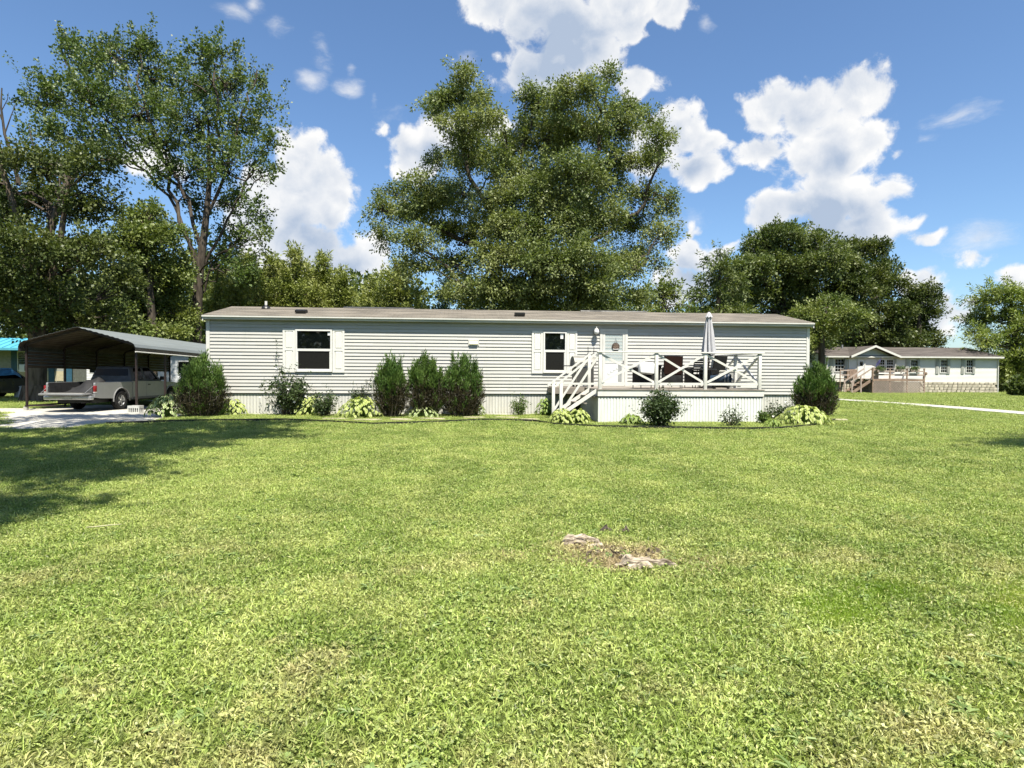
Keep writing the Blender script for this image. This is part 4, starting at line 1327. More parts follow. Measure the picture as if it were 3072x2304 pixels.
def grass_tile(seed, size, nblade, nclov, hmin, hmax, wmin, wmax, lean):
    r = np.random.default_rng(seed)
    rr = size / 2 * np.sqrt(r.random(nblade)) * (1 + .12 * r.standard_normal(nblade))
    th = r.random(nblade) * 2 * PI
    P = np.stack([rr * np.cos(th), rr * np.sin(th), np.zeros(nblade)], 1)
    A = unit(np.stack([r.standard_normal(nblade) * lean, r.standard_normal(nblade) * lean, np.abs(r.standard_normal(nblade)) * .35 + .45], 1))
    h = r.uniform(hmin, hmax, nblade)
    w = r.uniform(wmin, wmax, nblade)
    S = unit(np.cross(A, r.standard_normal((nblade, 3))))
    bend = np.array([0, 0, -1.0]) * (h * .28 * r.random(nblade))[:, None]
    V, Fc = [], []
    v = np.empty((nblade, 5, 3))
    v[:, 0] = P - S * w[:, None] * .5
    v[:, 1] = P + S * w[:, None] * .5
    v[:, 2] = P + A * h[:, None] * .6 + S * w[:, None] * .45
    v[:, 3] = P + A * h[:, None] * .6 - S * w[:, None] * .45
    v[:, 4] = P + A * h[:, None] + bend
    me = bpy.data.meshes.new('grass_tile')
    idx = np.arange(nblade)[:, None] * 5
    q = np.concatenate([idx + 0, idx + 1, idx + 2, idx + 3], 1)
    t = np.concatenate([idx + 3, idx + 2, idx + 4], 1)
    # clover: three round leaflets each, flat to the sky
    cv = []
    if nclov:
        rr = size / 2 * np.sqrt(r.random(nclov)); th = r.random(nclov) * 2 * PI
        C = np.stack([rr * np.cos(th), rr * np.sin(th), r.uniform(.012, hmax * .75, nclov)], 1)
        for k in range(3):
            a = r.random(nclov) * .5 + k * 2.094 + th
            A2 = unit(np.stack([np.cos(a), np.sin(a), r.standard_normal(nclov) * .3 + .1], 1))
            N2 = unit(np.stack([r.standard_normal(nclov) * .35, r.standard_normal(nclov) * .35, np.ones(nclov)], 1))
            s = r.uniform(.007, .015, nclov)
            cv.append(leaf_quads(C, A2, N2, s, s * 1.05, .1))
        cv = np.concatenate(cv)
    nb, ncv = nblade, len(cv)
    allv = np.concatenate([v.reshape(-1, 3)] + ([cv.reshape(-1, 3)] if ncv else []))
    me.vertices.add(len(allv))
    me.vertices.foreach_set('co', allv.reshape(-1).astype(np.float32))
    q2 = (np.arange(ncv * 4).reshape(-1, 4) + nb * 5) if ncv else np.zeros((0, 4), int)
    loops = np.concatenate([q.reshape(-1), q2.reshape(-1), t.reshape(-1)]).astype(np.int32)
    tot = np.concatenate([np.full(nb, 4), np.full(len(q2), 4), np.full(nb, 3)])
    start = np.concatenate([[0], np.cumsum(tot)[:-1]]).astype(np.int32)
    me.loops.add(len(loops)); me.loops.foreach_set('vertex_index', loops)
    me.polygons.add(len(tot)); me.polygons.foreach_set('loop_start', start)
    mi = np.concatenate([np.zeros(nb, int), np.ones(len(q2), int), np.zeros(nb, int)]).astype(np.int32)
    me.materials.append(M['blade']); me.materials.append(M['clover'])
    me.update(calc_edges=True)
    me.polygons.foreach_set('material_index', mi)
    return me


def scatter(name, label, pts, rot, scl, idx, meshes, parent=None):
    """one object: copies of a few tufts on given points"""
    c = bpy.data.collections.new(name + '_tufts')
    for i, me in enumerate(meshes):
        o = bpy.data.objects.new('%s_tuft_%d' % (name, i), me)
        c.objects.link(o)
    me = bpy.data.meshes.new(name)
    me.vertices.add(len(pts))
    me.vertices.foreach_set('co', np.asarray(pts, np.float32).reshape(-1))
    for nm, tp, dat in (('rot', 'FLOAT_VECTOR', rot), ('scl', 'FLOAT', scl), ('idx', 'INT', idx)):
        at_ = me.attributes.new(nm, tp, 'POINT')
        at_.data.foreach_set('vector' if tp == 'FLOAT_VECTOR' else 'value', np.asarray(dat, np.int32 if tp == 'INT' else np.float32).reshape(-1))
    o = link(name, me, parent)
    g = bpy.data.node_groups.new(name, 'GeometryNodeTree')
    g.interface.new_socket('Geometry', in_out='INPUT', socket_type='NodeSocketGeometry')
    g.interface.new_socket('Geometry', in_out='OUTPUT', socket_type='NodeSocketGeometry')
    gi, go = g.nodes.new('NodeGroupInput'), g.nodes.new('NodeGroupOutput')
    ci = g.nodes.new('GeometryNodeCollectionInfo')
    ci.inputs['Collection'].default_value = c
    ci.inputs['Separate Children'].default_value = True
    ci.inputs['Reset Children'].default_value = True
    ip = g.nodes.new('GeometryNodeInstanceOnPoints')
    ip.inputs['Pick Instance'].default_value = True

    def na(nm, tp):
        n = g.nodes.new('GeometryNodeInputNamedAttribute')
        n.data_type = tp
        n.inputs['Name'].default_value = nm
        return n.outputs['Attribute']
    e = g.nodes.new('FunctionNodeEulerToRotation')
    g.links.new(na('rot', 'FLOAT_VECTOR'), e.inputs[0])
    g.links.new(gi.outputs[0], ip.inputs['Points'])
    g.links.new(ci.outputs[0], ip.inputs['Instance'])
    g.links.new(na('idx', 'INT'), ip.inputs['Instance Index'])
    g.links.new(e.outputs[0], ip.inputs['Rotation'])
    g.links.new(na('scl', 'FLOAT'), ip.inputs['Scale'])
    g.links.new(ip.outputs[0], go.inputs[0])
    md = o.modifiers.new('scatter', 'NODES')
    md.node_group = g
    tag(o, label, 'grass', kind='stuff')
    return o


# areas kept free of tall grass: home, deck, beds edge, drive, paths
DRIVE = [gxy(0, 1236), gxy(0, 1290), gxy(150, 1288), gxy(330, 1272), gxy(470, 1262), gxy(560, 1250), Vector((-12.2, 22.0, 0)), Vector((-12.6, 31, 0)), Vector((-17.2, 31, 0)), Vector((-17.0, 22.4, 0)), Vector((-24, 22.6, 0))]
BED_EDGE = [(318, 1276), (460, 1270), (640, 1266), (860, 1264), (1000, 1270), (1120, 1277), (1300, 1271), (1460, 1264), (1600, 1267), (1660, 1277), (1800, 1285), (2000, 1288), (2220, 1292), (2340, 1290), (2440, 1281), (2505, 1264)]
bed_line = [gxy(*p) for p in BED_EDGE]


def inside(poly, x, y):
    c = np.zeros(len(x), bool)
    n = len(poly)
    for i in range(n):
        x1, y1, x2, y2 = poly[i].x, poly[i].y, poly[(i + 1) % n].x, poly[(i + 1) % n].y
        k = ((y1 > y) != (y2 > y)) & (x < (x2 - x1) * (y - y1) / (y2 - y1 + 1e-12) + x1)
        c ^= k
    return c


bed_poly = bed_line + [hw(HL - .1, .1), hw(.1, .1)]
home_poly = [hw(-.05, -.02), hw(HL + .05, -.02), hw(HL, HV), hw(0, HV)]
deck_poly = [hw(dl - .1, DV - .02), hw(dr + .1, DV - .02), hw(dr + .1, .1), hw(dl - .1, .1)]
PATHX0, PATHX1 = 18.25, 19.55


def lawn_points():
    r = np.random.default_rng(3)
    out = []
    # spacing grows with distance
    for y0, y1, sp, sc in ((1.2, 9, .20, 1.0), (9, 15, .25, 1.15), (15, 26, .34, 1.5), (26, 56, .80, 2.4)):
        ys = np.arange(y0, y1, sp)
        for y in ys:
            half = .86 * y + 2.6
            x = np.arange(-half, half, sp)
            if y > 26:
                x = x[(x > 11) | (x < -13)]
            x = x + r.uniform(-.5, .5, len(x)) * sp
            yy = y + r.uniform(-.5, .5, len(x)) * sp
            out.append(np.stack([x, yy, np.full(len(x), sc)], 1))
    P = np.concatenate(out)
    bad = inside(home_poly, P[:, 0], P[:, 1]) | inside(deck_poly, P[:, 0], P[:, 1]) | inside(DRIVE, P[:, 0], P[:, 1]) | inside(bed_poly, P[:, 0], P[:, 1])
    bad |= (P[:, 0] > PATHX0 - .15) & (P[:, 0] < PATHX1 + .15) & (P[:, 1] > 14)
    d = np.hypot((P[:, 0] - STUMP.x) / .62, (P[:, 1] - STUMP.y) / .45)
    bad |= (d < 1.0) & (r.random(len(P)) > .08 + .55 * d * d)
    return P[~bad]


LP = lawn_points()
r_ = np.random.default_rng(4)
n_ = len(LP)
tiles = [grass_tile(i, .42, 620, 24 + 22 * (i % 2), .024, .062, .0034, .0070, .85) for i in range(4)]
pts = np.stack([LP[:, 0], LP[:, 1], gz(LP[:, 0], LP[:, 1]) - .004], 1)
rot = np.stack([np.zeros(n_), np.zeros(n_), r_.random(n_) * 2 * PI], 1)
scatter('lawn_grass', 'short mown lawn grass with clover covering the whole yard', pts, rot, LP[:, 2] * r_.uniform(.85, 1.2, n_), r_.integers(0, 4, n_), tiles)

# broad leaved weeds and coarse tufts that break up the turf
def weed_tile(seed, n, L, W):
    r = np.random.default_rng(seed)
    m = MB()
    for k in range(n):
        a = k * 2.4 + r.uniform(-.3, .3)
        l = L * r.uniform(.6, 1.1)
        w = W * r.uniform(.7, 1.2)
        d, s_ = Vector((math.cos(a), math.sin(a), 0)), Vector((-math.sin(a), math.cos(a), 0))
        u = Vector((0, 0, 1))
        p = [u * .012, d * l * .35 + s_ * w * .45 + u * l * .42, d * l * .75 + s_ * w * .38 + u * l * .42, d * l + u * l * .25, d * l * .75 - s_ * w * .38 + u * l * .42, d * l * .35 - s_ * w * .45 + u * l * .42]
        c_ = d * l * .5 + u * l * .33
        m.add([tuple(q) for q in p] + [tuple(c_)], [(0, 1, 6), (1, 2, 6), (2, 3, 6), (3, 4, 6), (4, 5, 6), (5, 0, 6)], True)
    return m.mesh('weed', M['weed'])


M['weed'] = leafmat('weed_leaves', (.15, .22, .07), (.26, .34, .12), None, .25, clump=0)
wt_ = [weed_tile(1, 7, .055, .030), weed_tile(2, 9, .075, .016), weed_tile(3, 6, .04, .034)]
ct_ = [grass_tile(40 + i, .16, 120, 0, .05, .10, .003, .006, .95) for i in range(2)]
rw_ = np.random.default_rng(21)
nw_ = 1500
yy_ = 1.8 + 11 * rw_.random(nw_) ** 1.2
xx_ = (rw_.random(nw_) * 2 - 1) * (.86 * yy_ + 1)
# weeds keep company
xx_ += .25 * np.sin(yy_ * 5.1 + xx_ * 2.3); yy_ += .2 * np.sin(xx_ * 4.3)
scatter('lawn_weeds', 'scattered broad leaved weeds and coarse tufts in the near lawn', np.stack([xx_, yy_, gz(xx_, yy_)], 1), np.stack([rw_.normal(0, .15, nw_), rw_.normal(0, .15, nw_), rw_.random(nw_) * 6.28], 1), rw_.uniform(.6, 1.15, nw_), rw_.integers(0, 5, nw_), wt_ + ct_)

# two patches of taller, softer grass on the right
tt = [grass_tile(10 + i, .25, 300, 0, .035, .065, .0022, .004, .7) for i in range(2)]
for me in tt:
    me.materials[0] = M['tallgrass']
tp = []
for px, py, rx, ry, n in ((2500, 1835, 110, 34, 16), (2680, 1770, 70, 16, 11), (2590, 1795, 150, 40, 12), (3060, 1800, 60, 36, 12), (3000, 1850, 40, 20, 5), (3060, 1870, 40, 26, 6)):
    for k in range(n):
        a, q = r_.random() * 2 * PI, math.sqrt(r_.random())
        tp.append(gxy(px + rx * q * math.cos(a), py + ry * q * math.sin(a)))
n_ = len(tp)
scatter('tall_grass_patches', 'two patches of taller soft yellow green grass in the right foreground', [tuple(p) for p in tp], np.stack([np.zeros(n_), np.zeros(n_), r_.random(n_) * 6.28], 1), r_.uniform(.7, 1.1, n_), r_.integers(0, 2, n_), tt)


# ------------------------------------------------------------------ drive, path, bed
def sheet(poly, z, name, mat, label, cat):
    me = MB().add([(p.x, p.y, float(gz(p.x, p.y)) + z) for p in poly], [tuple(range(len(poly)))]).build(name, mat)
    tag(me, label, cat, kind='structure')
    return me


def gravel_mat(name, a, b_, scale=26):
    m = bpy.data.materials.new(name)
    m.use_nodes = True
    nt = m.node_tree
    bs = nt.nodes['Principled BSDF']
    g = nt.nodes.new('ShaderNodeNewGeometry')
    v = N(nt, 'ShaderNodeTexVoronoi', i_Scale=float(scale))
    nt.links.new(g.outputs['Position'], v.inputs['Vector'])
    n = N(nt, 'ShaderNodeTexNoise', i_Scale=1.1, i_Detail=5.0)
    nt.links.new(g.outputs['Position'], n.inputs['Vector'])
    sepc = nt.nodes.new('ShaderNodeSeparateColor')
    nt.links.new(v.outputs['Color'], sepc.inputs[0])
    c = mixcol(nt, sepc.outputs[0], a, b_)
    c = mixcol(nt, mth(nt, 'MULTIPLY', maprange(nt, n.outputs['Fac'], .5, .72), .8), c, tuple(x * .45 for x in a))
    nt.links.new(c, bs.inputs['Base Color'])
    bs.inputs['Roughness'].default_value = .9
    bp = N(nt, 'ShaderNodeBump', i_Strength=.8, i_Distance=.02)
    nt.links.new(v.outputs['Distance'], bp.inputs['Height'])
    nt.links.new(bp.outputs[0], bs.inputs['Normal'])
    return m


M['gravel'] = gravel_mat('white_gravel', (.33, .315, .28), (.47, .45, .40))
sheet(DRIVE, .012, 'gravel_drive', M['gravel'], 'pale gravel drive leading under the carport', 'drive')
M['mulch'] = gravel_mat('bed_mulch', (.27, .24, .11), (.36, .33, .16), 18)
sheet(bed_poly, .010, 'flower_bed', M['mulch'], 'strip of dry grass and mulch between lawn and home', 'flower bed')
# sparse grass in the bed
bp_ = []
rb = np.random.default_rng(8)
xs = rb.uniform(-10, 10.5, 5200); ysb = rb.uniform(15.5, 21.5, 5200)
ok = inside(bed_poly, xs, ysb) & ~inside(home_poly, xs, ysb) & ~inside(deck_poly, xs, ysb)
xs, ysb = xs[ok], ysb[ok]
# thin over the dry strip in the middle
keep = rb.random(len(xs)) < np.where((xs > -7.5) & (xs < .8), .33, .85)
xs, ysb = xs[keep], ysb[keep]
n_ = len(xs)
scatter('bed_grass', 'thin grass growing in the flower bed strip along the home', np.stack([xs, ysb, np.full(n_, .006)], 1), np.stack([np.zeros(n_), np.zeros(n_), rb.random(n_) * 6.28], 1), rb.uniform(1.0, 1.6, n_), rb.integers(0, 4, n_), tiles)
pth = MB().box(PATHX0, PATHX1, 12, 30, -.03, .03)
pv = [Vector((PATHX0, 12, 0)), Vector((PATHX1, 12, 0)), Vector((PATHX1, 58, 0)), Vector((PATHX0, 58, 0))]
pm_ = MB()
for y in np.arange(13, 50, 1.5):
    z0, z1 = float(gz(0, y)) + .045, float(gz(0, y + 1.5)) + .045
    pm_.add([(PATHX0, y, z0), (PATHX1, y, z0), (PATHX1, y + 1.48, z1), (PATHX0, y + 1.48, z1), (PATHX0, y, z0 - .1), (PATHX1, y, z0 - .1), (PATHX1, y + 1.48, z1 - .1), (PATHX0, y + 1.48, z1 - .1)],
            [(0, 1, 2, 3), (0, 4, 5, 1), (1, 5, 6, 2), (2, 6, 7, 3), (3, 7, 4, 0)])
tag(pm_.build('concrete_path', M['concrete']), 'narrow pale concrete path running back across the right lawn', 'path', kind='structure')
# black edging strip
ed = MB()
for a, b_ in zip(bed_line[:-1], bed_line[1:]):
    ed.bar((a.x, a.y, .03), (b_.x, b_.y, .03), .025, .11)
tag(ed.build('bed_edging', M['black']), 'black plastic edging strip curving between lawn and flower bed', 'edging')

# flat stepping stones
M['slab'] = pmat('pale_stepping_stone', (.50, .45, .32), .9, .2, var=.12, nscale=6, bump=.4, bscale=30)
slabs = [(1005, 1260, .8, .35, 'long pale stepping slab in the dry strip below the left window'), (1100, 1263, .8, .35, 'pale stepping slab below the hosta beside the left tall juniper'), (1200, 1262, .7, .35, 'pale stepping slab below the pair of junipers'),
         (1300, 1260, .8, .35, 'pale slab just right of the junipers in the strip'), (1420, 1256, .7, .4, 'pale slab in front of the small plain shrub'), (1520, 1256, .8, .4, 'pale slab halfway between junipers and stairs'), (1590, 1262, .7, .4, 'pale slab at the foot of the deck stairs'),
         (2515, 1263, .7, .35, 'white flat slab beside the juniper at the right corner')]
for px, py, w, d, lab in slabs:
    p = gxy(px, py)
    r1 = random.Random(px)
    pl = [(w / 2 * math.cos(a) * r1.uniform(.8, 1.1), d / 2 * math.sin(a) * r1.uniform(.8, 1.1)) for a in np.linspace(0, 2 * PI, 11)[:-1]]
    o = MB().prism(pl, -.02, .055, 'z').build('stepping_stone', M['slab'], None, (p.x, p.y, 0), (0, 0, r1.uniform(-.2, .2)))
    tag(o, lab, 'stepping stone', 'stepping stones in the flower bed')

# old roots breaking through the lawn
M['root'] = pmat('weathered_root', (.62, .54, .42), .95, .1, nscale=14, col2=(.10, .072, .05), bump=1.0, bscale=30, stretch=(.6, 2.5, 2))


def root(lab, px, py, segs, seed, mat='root'):
    p = gxy(px, py)
    m = MB()
    for pts, rad in segs:
        m.tube([(x * 1.3, y * 1.3, z * 2.2 + .008) for x, y, z in pts], [q * 1.35 for q in rad], 9)
    me = m.mesh('tree_root', M[mat])
    bm = bmesh.new(); bm.from_mesh(me)
    bmesh.ops.subdivide_edges(bm, edges=bm.edges[:], cuts=3, use_grid_fill=True)
    for v in bm.verts:
        x, y, z = v.co
        k = abs(math.sin(y * 95 + 3 * math.sin(x * 17 + seed))) + .6 * abs(math.sin(z * 120 + x * 30)) + .5 * math.sin(x * 41 + seed)
        n = Vector((math.sin(x * 67 + seed), math.sin(y * 71 + 2 * seed), math.sin(x * 61 + y * 83)))
        v.co += n * .010 + Vector((0, 0, (k - .8) * .020))
        v.co.z *= .62
    for f in bm.faces:
        f.smooth = False
    bm.to_mesh(me); bm.free()
    o = link('tree_root', me, None, (p.x, p.y, p.z))
    tag(o, lab, 'root', 'old roots breaking through the lawn')


def soil_bits():
    r = np.random.default_rng(12)
    m = MB()
    for k in range(420):
        a, q = r.random() * 6.283, abs(r.standard_normal()) * .24
        x, y = math.cos(a) * q * 1.25, math.sin(a) * q
        s_ = r.uniform(.006, .020) * (1 if r.random() < .9 else 1.8)
        pts = [Vector((x, y, .004)) + Vector(r.standard_normal(3)) * s_ * Vector((1, 1, .5)).length * .45 for _ in range(6)]
        bm = bmesh.new()
        for p_ in pts:
            bm.verts.new(p_)
        try:
            bmesh.ops.convex_hull(bm, input=bm.verts)
            bm.verts.index_update()
            m.add([v.co[:] for v in bm.verts], [[v.index for v in f.verts] for f in bm.faces])
        except Exception:
            pass
        bm.free()
    return m


M['clods'] = pmat('soil_crumbs', (.19, .155, .11), .95, .1, nscale=30, col2=(.06, .048, .035))
o = soil_bits().build('soil_crumbs', M['clods'], None, tuple(STUMP))
tag(o, 'loose brown soil crumbs and bark chips on the bare lawn patch', 'soil', kind='stuff')
M['deadblade'] = leafmat('dead_grass', (.25, .195, .105), (.46, .37, .21), None, .2, clump=0)
dt = [grass_tile(30 + i, .22, 90, 0, .02, .075, .002, .0045, 1.5) for i in range(2)]
for me in dt:
    me.materials[0] = M['deadblade']
dp = []
for k in range(70):
    a, q = r_.random() * 6.283, abs(r_.standard_normal()) * .38 + .08
    dp.append((STUMP.x + math.cos(a) * q * 1.15, STUMP.y + math.sin(a) * q * .85, STUMP.z))
scatter('dead_grass', 'dead straw coloured grass round the bare lawn patch', dp, np.stack([np.zeros(70), np.zeros(70), r_.random(70) * 6.28], 1), r_.uniform(.7, 1.2, 70), r_.integers(0, 2, 70), dt)
root('gnarled grey root lump on the left of the bare lawn patch', 1745, 1636, [([(-.13, .03, -.02), (-.07, .055, .03), (.02, .05, .03), (.10, .015, .02), (.135, -.02, -.02)], [.02, .028, .024, .026, .014]), ([(-.11, -.01, -.01), (-.03, .01, .02), (.06, -.02, -.01)], [.016, .02, .012]), ([(.04, -.03, -.01), (.09, -.03, .015), (.13, -.05, -.02)], [.016, .022, .01])], 1)
root('long split root on the right of the bare lawn patch', 1945, 1702, [([(-.17, .03, -.01), (-.11, .02, .03), (.0, .005, .025), (.11, .01, .022), (.20, .0, -.01)], [.02, .032, .028, .022, .01]), ([(-.13, -.03, -.01), (-.04, -.045, .025), (.05, -.04, -.01)], [.018, .024, .012]), ([(-.15, .09, -.01), (-.09, .14, .015), (-.12, .22, -.01)], [.014, .017, .01])], 2)
root('small dark stub of root at the top of the bare lawn patch', 1820, 1596, [([(-.05, .0, -.01), (.0, .01, .03), (.05, .0, -.01)], [.014, .02, .014]), ([(.10, .0, -.01), (.14, .01, .03), (.17, .0, -.01)], [.012, .018, .01])], 3, 'bark')
M['straw'] = pmat('pale_straw', (.52, .50, .30), .7, .2)
p = gxy(305, 1594)
tag(MB().tube([(-.12, -.03, .045), (-.04, -.03, .05), (.06, .01, .055), (.14, .07, .05)], [.004, .006, .006, .003], 6).build('dry_stalk', M['straw'], None, tuple(p)), 'pale dry stalk lying on the lawn at the left', 'stalk')
p = gxy(2912, 1931)
tag(MB().add([(-.026, 0, .045), (0, .009, .052), (.026, .0, .045), (0, -.009, .05), (0, 0, .058)], [(0, 3, 4), (3, 2, 4), (2, 1, 4), (1, 0, 4)]).build('fallen_leaf', M['straw'], None, tuple(p)), 'single pale leaf lying on the right foreground lawn', 'leaf')

# ------------------------------------------------------------------ shrubs and bed plants
M['juniper'] = leafmat('juniper_sprays', (.036, .080, .015), (.088, .158, .030), (.14, .20, .042), .15, clump=.4, cscale=3)
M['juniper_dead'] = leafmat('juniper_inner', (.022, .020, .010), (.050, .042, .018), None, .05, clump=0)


def juniper(name, label, group, px0, px1, ptop, pbase, cx, seed, lean=0.0):
    c = gxy(cx, pbase)
    sc = c.y / F
    w = (px1 - px0) * sc * .96
    h = (pbase - ptop) * sc * .90
    root = thing(name, label, 'shrub', tuple(c), 0, group)
    r = np.random.default_rng(seed)
    tr = MB()
    Q, Qd = [], []
    npl = 22
    for k in range(npl):
        a = k * 2.39996 + r.uniform(-.4, .4)
        q = math.sqrt((k + .3) / npl)
        # each plume is a spindle of its own that ends in a spire
        hh = h * (1.0 - .40 * q ** 2.2) * r.uniform(.74, 1.10)
        top = np.array([math.cos(a) * w * .43 * q, math.sin(a) * w * .36 * q, hh])
        foot = np.array([top[0] * .60, top[1] * .60, .04 * h])
        mid = np.array([top[0] * 1.10, top[1] * 1.10, hh * .45])
        n = 60
        t = r.random(n) ** .85
        P = (1 - t)[:, None] ** 2 * foot + (2 * t * (1 - t))[:, None] * mid + (t ** 2)[:, None] * top
        ax = unit((2 * (1 - t))[:, None] * (mid - foot) + (2 * t)[:, None] * (top - mid))
        rd = unit(r.standard_normal((n, 3)) * np.array([1, 1, .2]))
        pr = w * r.uniform(.095, .16) * (np.sin(PI * np.clip(t * .80 + .18, 0, 1)) ** .8)
        C = P + rd * pr[:, None] * (.55 + .45 * r.random((n, 1)))
        D = unit(ax + rd * .30 + r.standard_normal((n, 3)) * .12)
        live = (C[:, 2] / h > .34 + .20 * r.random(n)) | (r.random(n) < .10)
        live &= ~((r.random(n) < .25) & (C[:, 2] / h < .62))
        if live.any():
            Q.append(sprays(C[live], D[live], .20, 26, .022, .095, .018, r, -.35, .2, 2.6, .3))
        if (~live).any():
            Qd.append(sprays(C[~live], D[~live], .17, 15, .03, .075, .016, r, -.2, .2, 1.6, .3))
        tr.tube([tuple(foot), tuple((foot + mid) / 2), tuple(mid), tuple((mid + top) / 2), tuple(top)], [.022, .018, .012, .008, .003], 5, False)
    tr.build('stems', M['twig'], root)
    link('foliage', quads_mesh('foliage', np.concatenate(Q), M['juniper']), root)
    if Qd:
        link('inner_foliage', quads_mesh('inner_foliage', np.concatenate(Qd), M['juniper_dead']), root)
    return root


GJ = 'upright junipers along the front of the home'
juniper('juniper_shrub', 'wide upright juniper at the left corner of the home', GJ, 532, 684, 1066, 1252, 608, 1)
juniper('juniper_shrub', 'single narrow juniper standing left of the joined pair', GJ, 1121, 1225, 1049, 1254, 1173, 2)
juniper('juniper_shrub', 'left juniper of the joined pair in the middle of the wall', GJ, 1220, 1342, 1056, 1252, 1280, 3)
juniper('juniper_shrub', 'right juniper of the joined pair, with a stray side shoot', GJ, 1322, 1450, 1052, 1252, 1386, 4)
juniper('juniper_shrub', 'egg shaped juniper hiding the right corner of the home', GJ, 2375, 2510, 1090, 1260, 2441, 5)

# hostas: every leaf an object
HL_MATS = []
for nm, a, b_ in (('hosta_lime', (.30, .36, .075), (.20, .27, .05)), ('hosta_edge', (.50, .53, .23), (.38, .43, .15)), ('hosta_white', (.54, .56, .33), (.40, .44, .22)), ('hosta_green', (.12, .20, .04), (.17, .26, .06))):
    HL_MATS.append(leafmat(nm, b_, a, None, .3, clump=0))


def hosta_leaf(seed, centre, edge, L=.18, W=.11):
    r = random.Random(seed)
    nl = 6
    vs, fs, mi = [], [], []
    for i in range(nl + 1):
        t = i / nl
        wd = W * .5 * (math.sin(PI * min(1, t * .92 + .10)) ** .75) * (1 - .10 * t)
        if i == nl: wd = .001
        z = -.30 * L * t * t + .10 * L * t
        y = L * t
        cup = .22
        for j in (-1, -.55, 0, .55, 1):
            vs.append((wd * j, y, z + cup * wd * abs(j) + r.uniform(-.003, .003)))
    m = MB()
    for i in range(nl):
        for j in range(4):
            m.mi = 1 if j in (0, 3) else 0
            m.f.append((i * 5 + j, i * 5 + j + 1, (i + 1) * 5 + j + 1, (i + 1) * 5 + j)); m.m.append(m.mi); m.s.append(True)
    m.v = vs
    return m.mesh('leaf', [centre, edge])


LEAFSETS = {'gold': [hosta_leaf(i, HL_MATS[0], HL_MATS[1]) for i in range(3)], 'white': [hosta_leaf(i + 5, HL_MATS[3], HL_MATS[2], .16, .11) for i in range(3)], 'green': [hosta_leaf(i + 9, HL_MATS[3], HL_MATS[0], .2, .09) for i in range(3)]}
GH = 'hostas planted along the flower bed'


def hosta(label, px0, px1, ptop, pbase, kind, n, seed, size=1.0):
    cx = (px0 + px1) / 2
    c = gxy(cx, pbase - 4)
    sc = c.y / F
    w, h = (px1 - px0) * sc, (pbase - ptop) * sc
    r = random.Random(seed)
    root = thing('hosta', label, 'plant', (c.x, c.y + w * .10, c.z), 0, GH)
    w *= 1.22
    h *= 1.2
    n = int(n * 2.2)
    size *= .74
    st = MB()
    ls = LEAFSETS[kind]
    for k in range(n):
        q = math.sqrt((k + .5) / n)                # from the crown outwards
        a = k * 2.39996 + r.uniform(-.3, .3)
        rad = max(0, w * .5 - .10 * size) * q * 1.25
        zz = h * (1 - .78 * q ** 2.4) * r.uniform(.85, 1.02) - .02
        x, y = math.cos(a) * rad, math.sin(a) * rad * .8
        s = size * r.uniform(.75, 1.2)
        # leaf tip points outwards and down
        o = link('leaf', ls[k % 3], root, (x * .80, y * .80, max(.03, zz)), Euler((R(-12 - 42 * q + r.uniform(-18, 18)), R(r.uniform(-25, 25)), a - PI / 2 + r.uniform(-.5, .5)), 'XYZ'), (s, s, s))
        st.tube([(x * .1, y * .1, 0), (x * .45, y * .45, zz * .75), (x * .8, y * .8, max(.03, zz))], [.006, .005, .004], 4, False)
    st.build('stalks', HL_MATS[3], root)
    return root


hosta('large pale green hosta in front of the pickup front end', 440, 555, 1196, 1257, 'white', 84, 1, 1.0)
hosta('gold hosta between the left corner juniper and the open shrub', 638, 734, 1206, 1251, 'gold', 60, 2)
hosta('gold hosta under the left window, right of the tall open shrub', 866, 978, 1200, 1251, 'gold', 74, 3)
hosta('largest gold hosta, close to the narrow single juniper', 1014, 1146, 1203, 1259, 'gold', 92, 4)
hosta('low white edged hosta at the foot of the joined junipers', 1216, 1320, 1228, 1258, 'white', 46, 5, .85)
hosta('small spiky hosta right of the joined junipers', 1392, 1455, 1211, 1253, 'green', 40, 6, .9)
hosta('leafy hosta just left of the stair newel posts', 1606, 1668, 1205, 1254, 'green', 46, 7, .95)
hosta('yellow green hosta in front of the newel posts', 1648, 1722, 1236, 1279, 'gold', 52, 8, .9)
hosta('yellow green hosta beside the left end of the deck skirting', 1702, 1772, 1236, 1279, 'gold', 48, 9, .9)
hosta('hosta in front of the deck, left of the round dark shrub', 1862, 1932, 1249, 1282, 'green', 46, 10, .9)
hosta('wide gold hosta at the right corner juniper', 2343, 2490, 1228, 1281, 'gold', 88, 11, 1.05)
hosta('tiny hosta right of the deck corner', 2294, 2344, 1262, 1290, 'green', 22, 12, .8)

M['shrubleaf'] = leafmat('dark_shrub_leaves', (.030, .052, .020), (.060, .090, .030), (.10, .14, .045), .22, clump=.3, cscale=3)
M['shrublite'] = leafmat('light_shrub_leaves', (.06, .10, .025), (.11, .16, .04), None, .28, clump=.3, cscale=3)
M['petal'] = pmat('white_petal', (.8, .79, .75), .7, .2, var=.03)


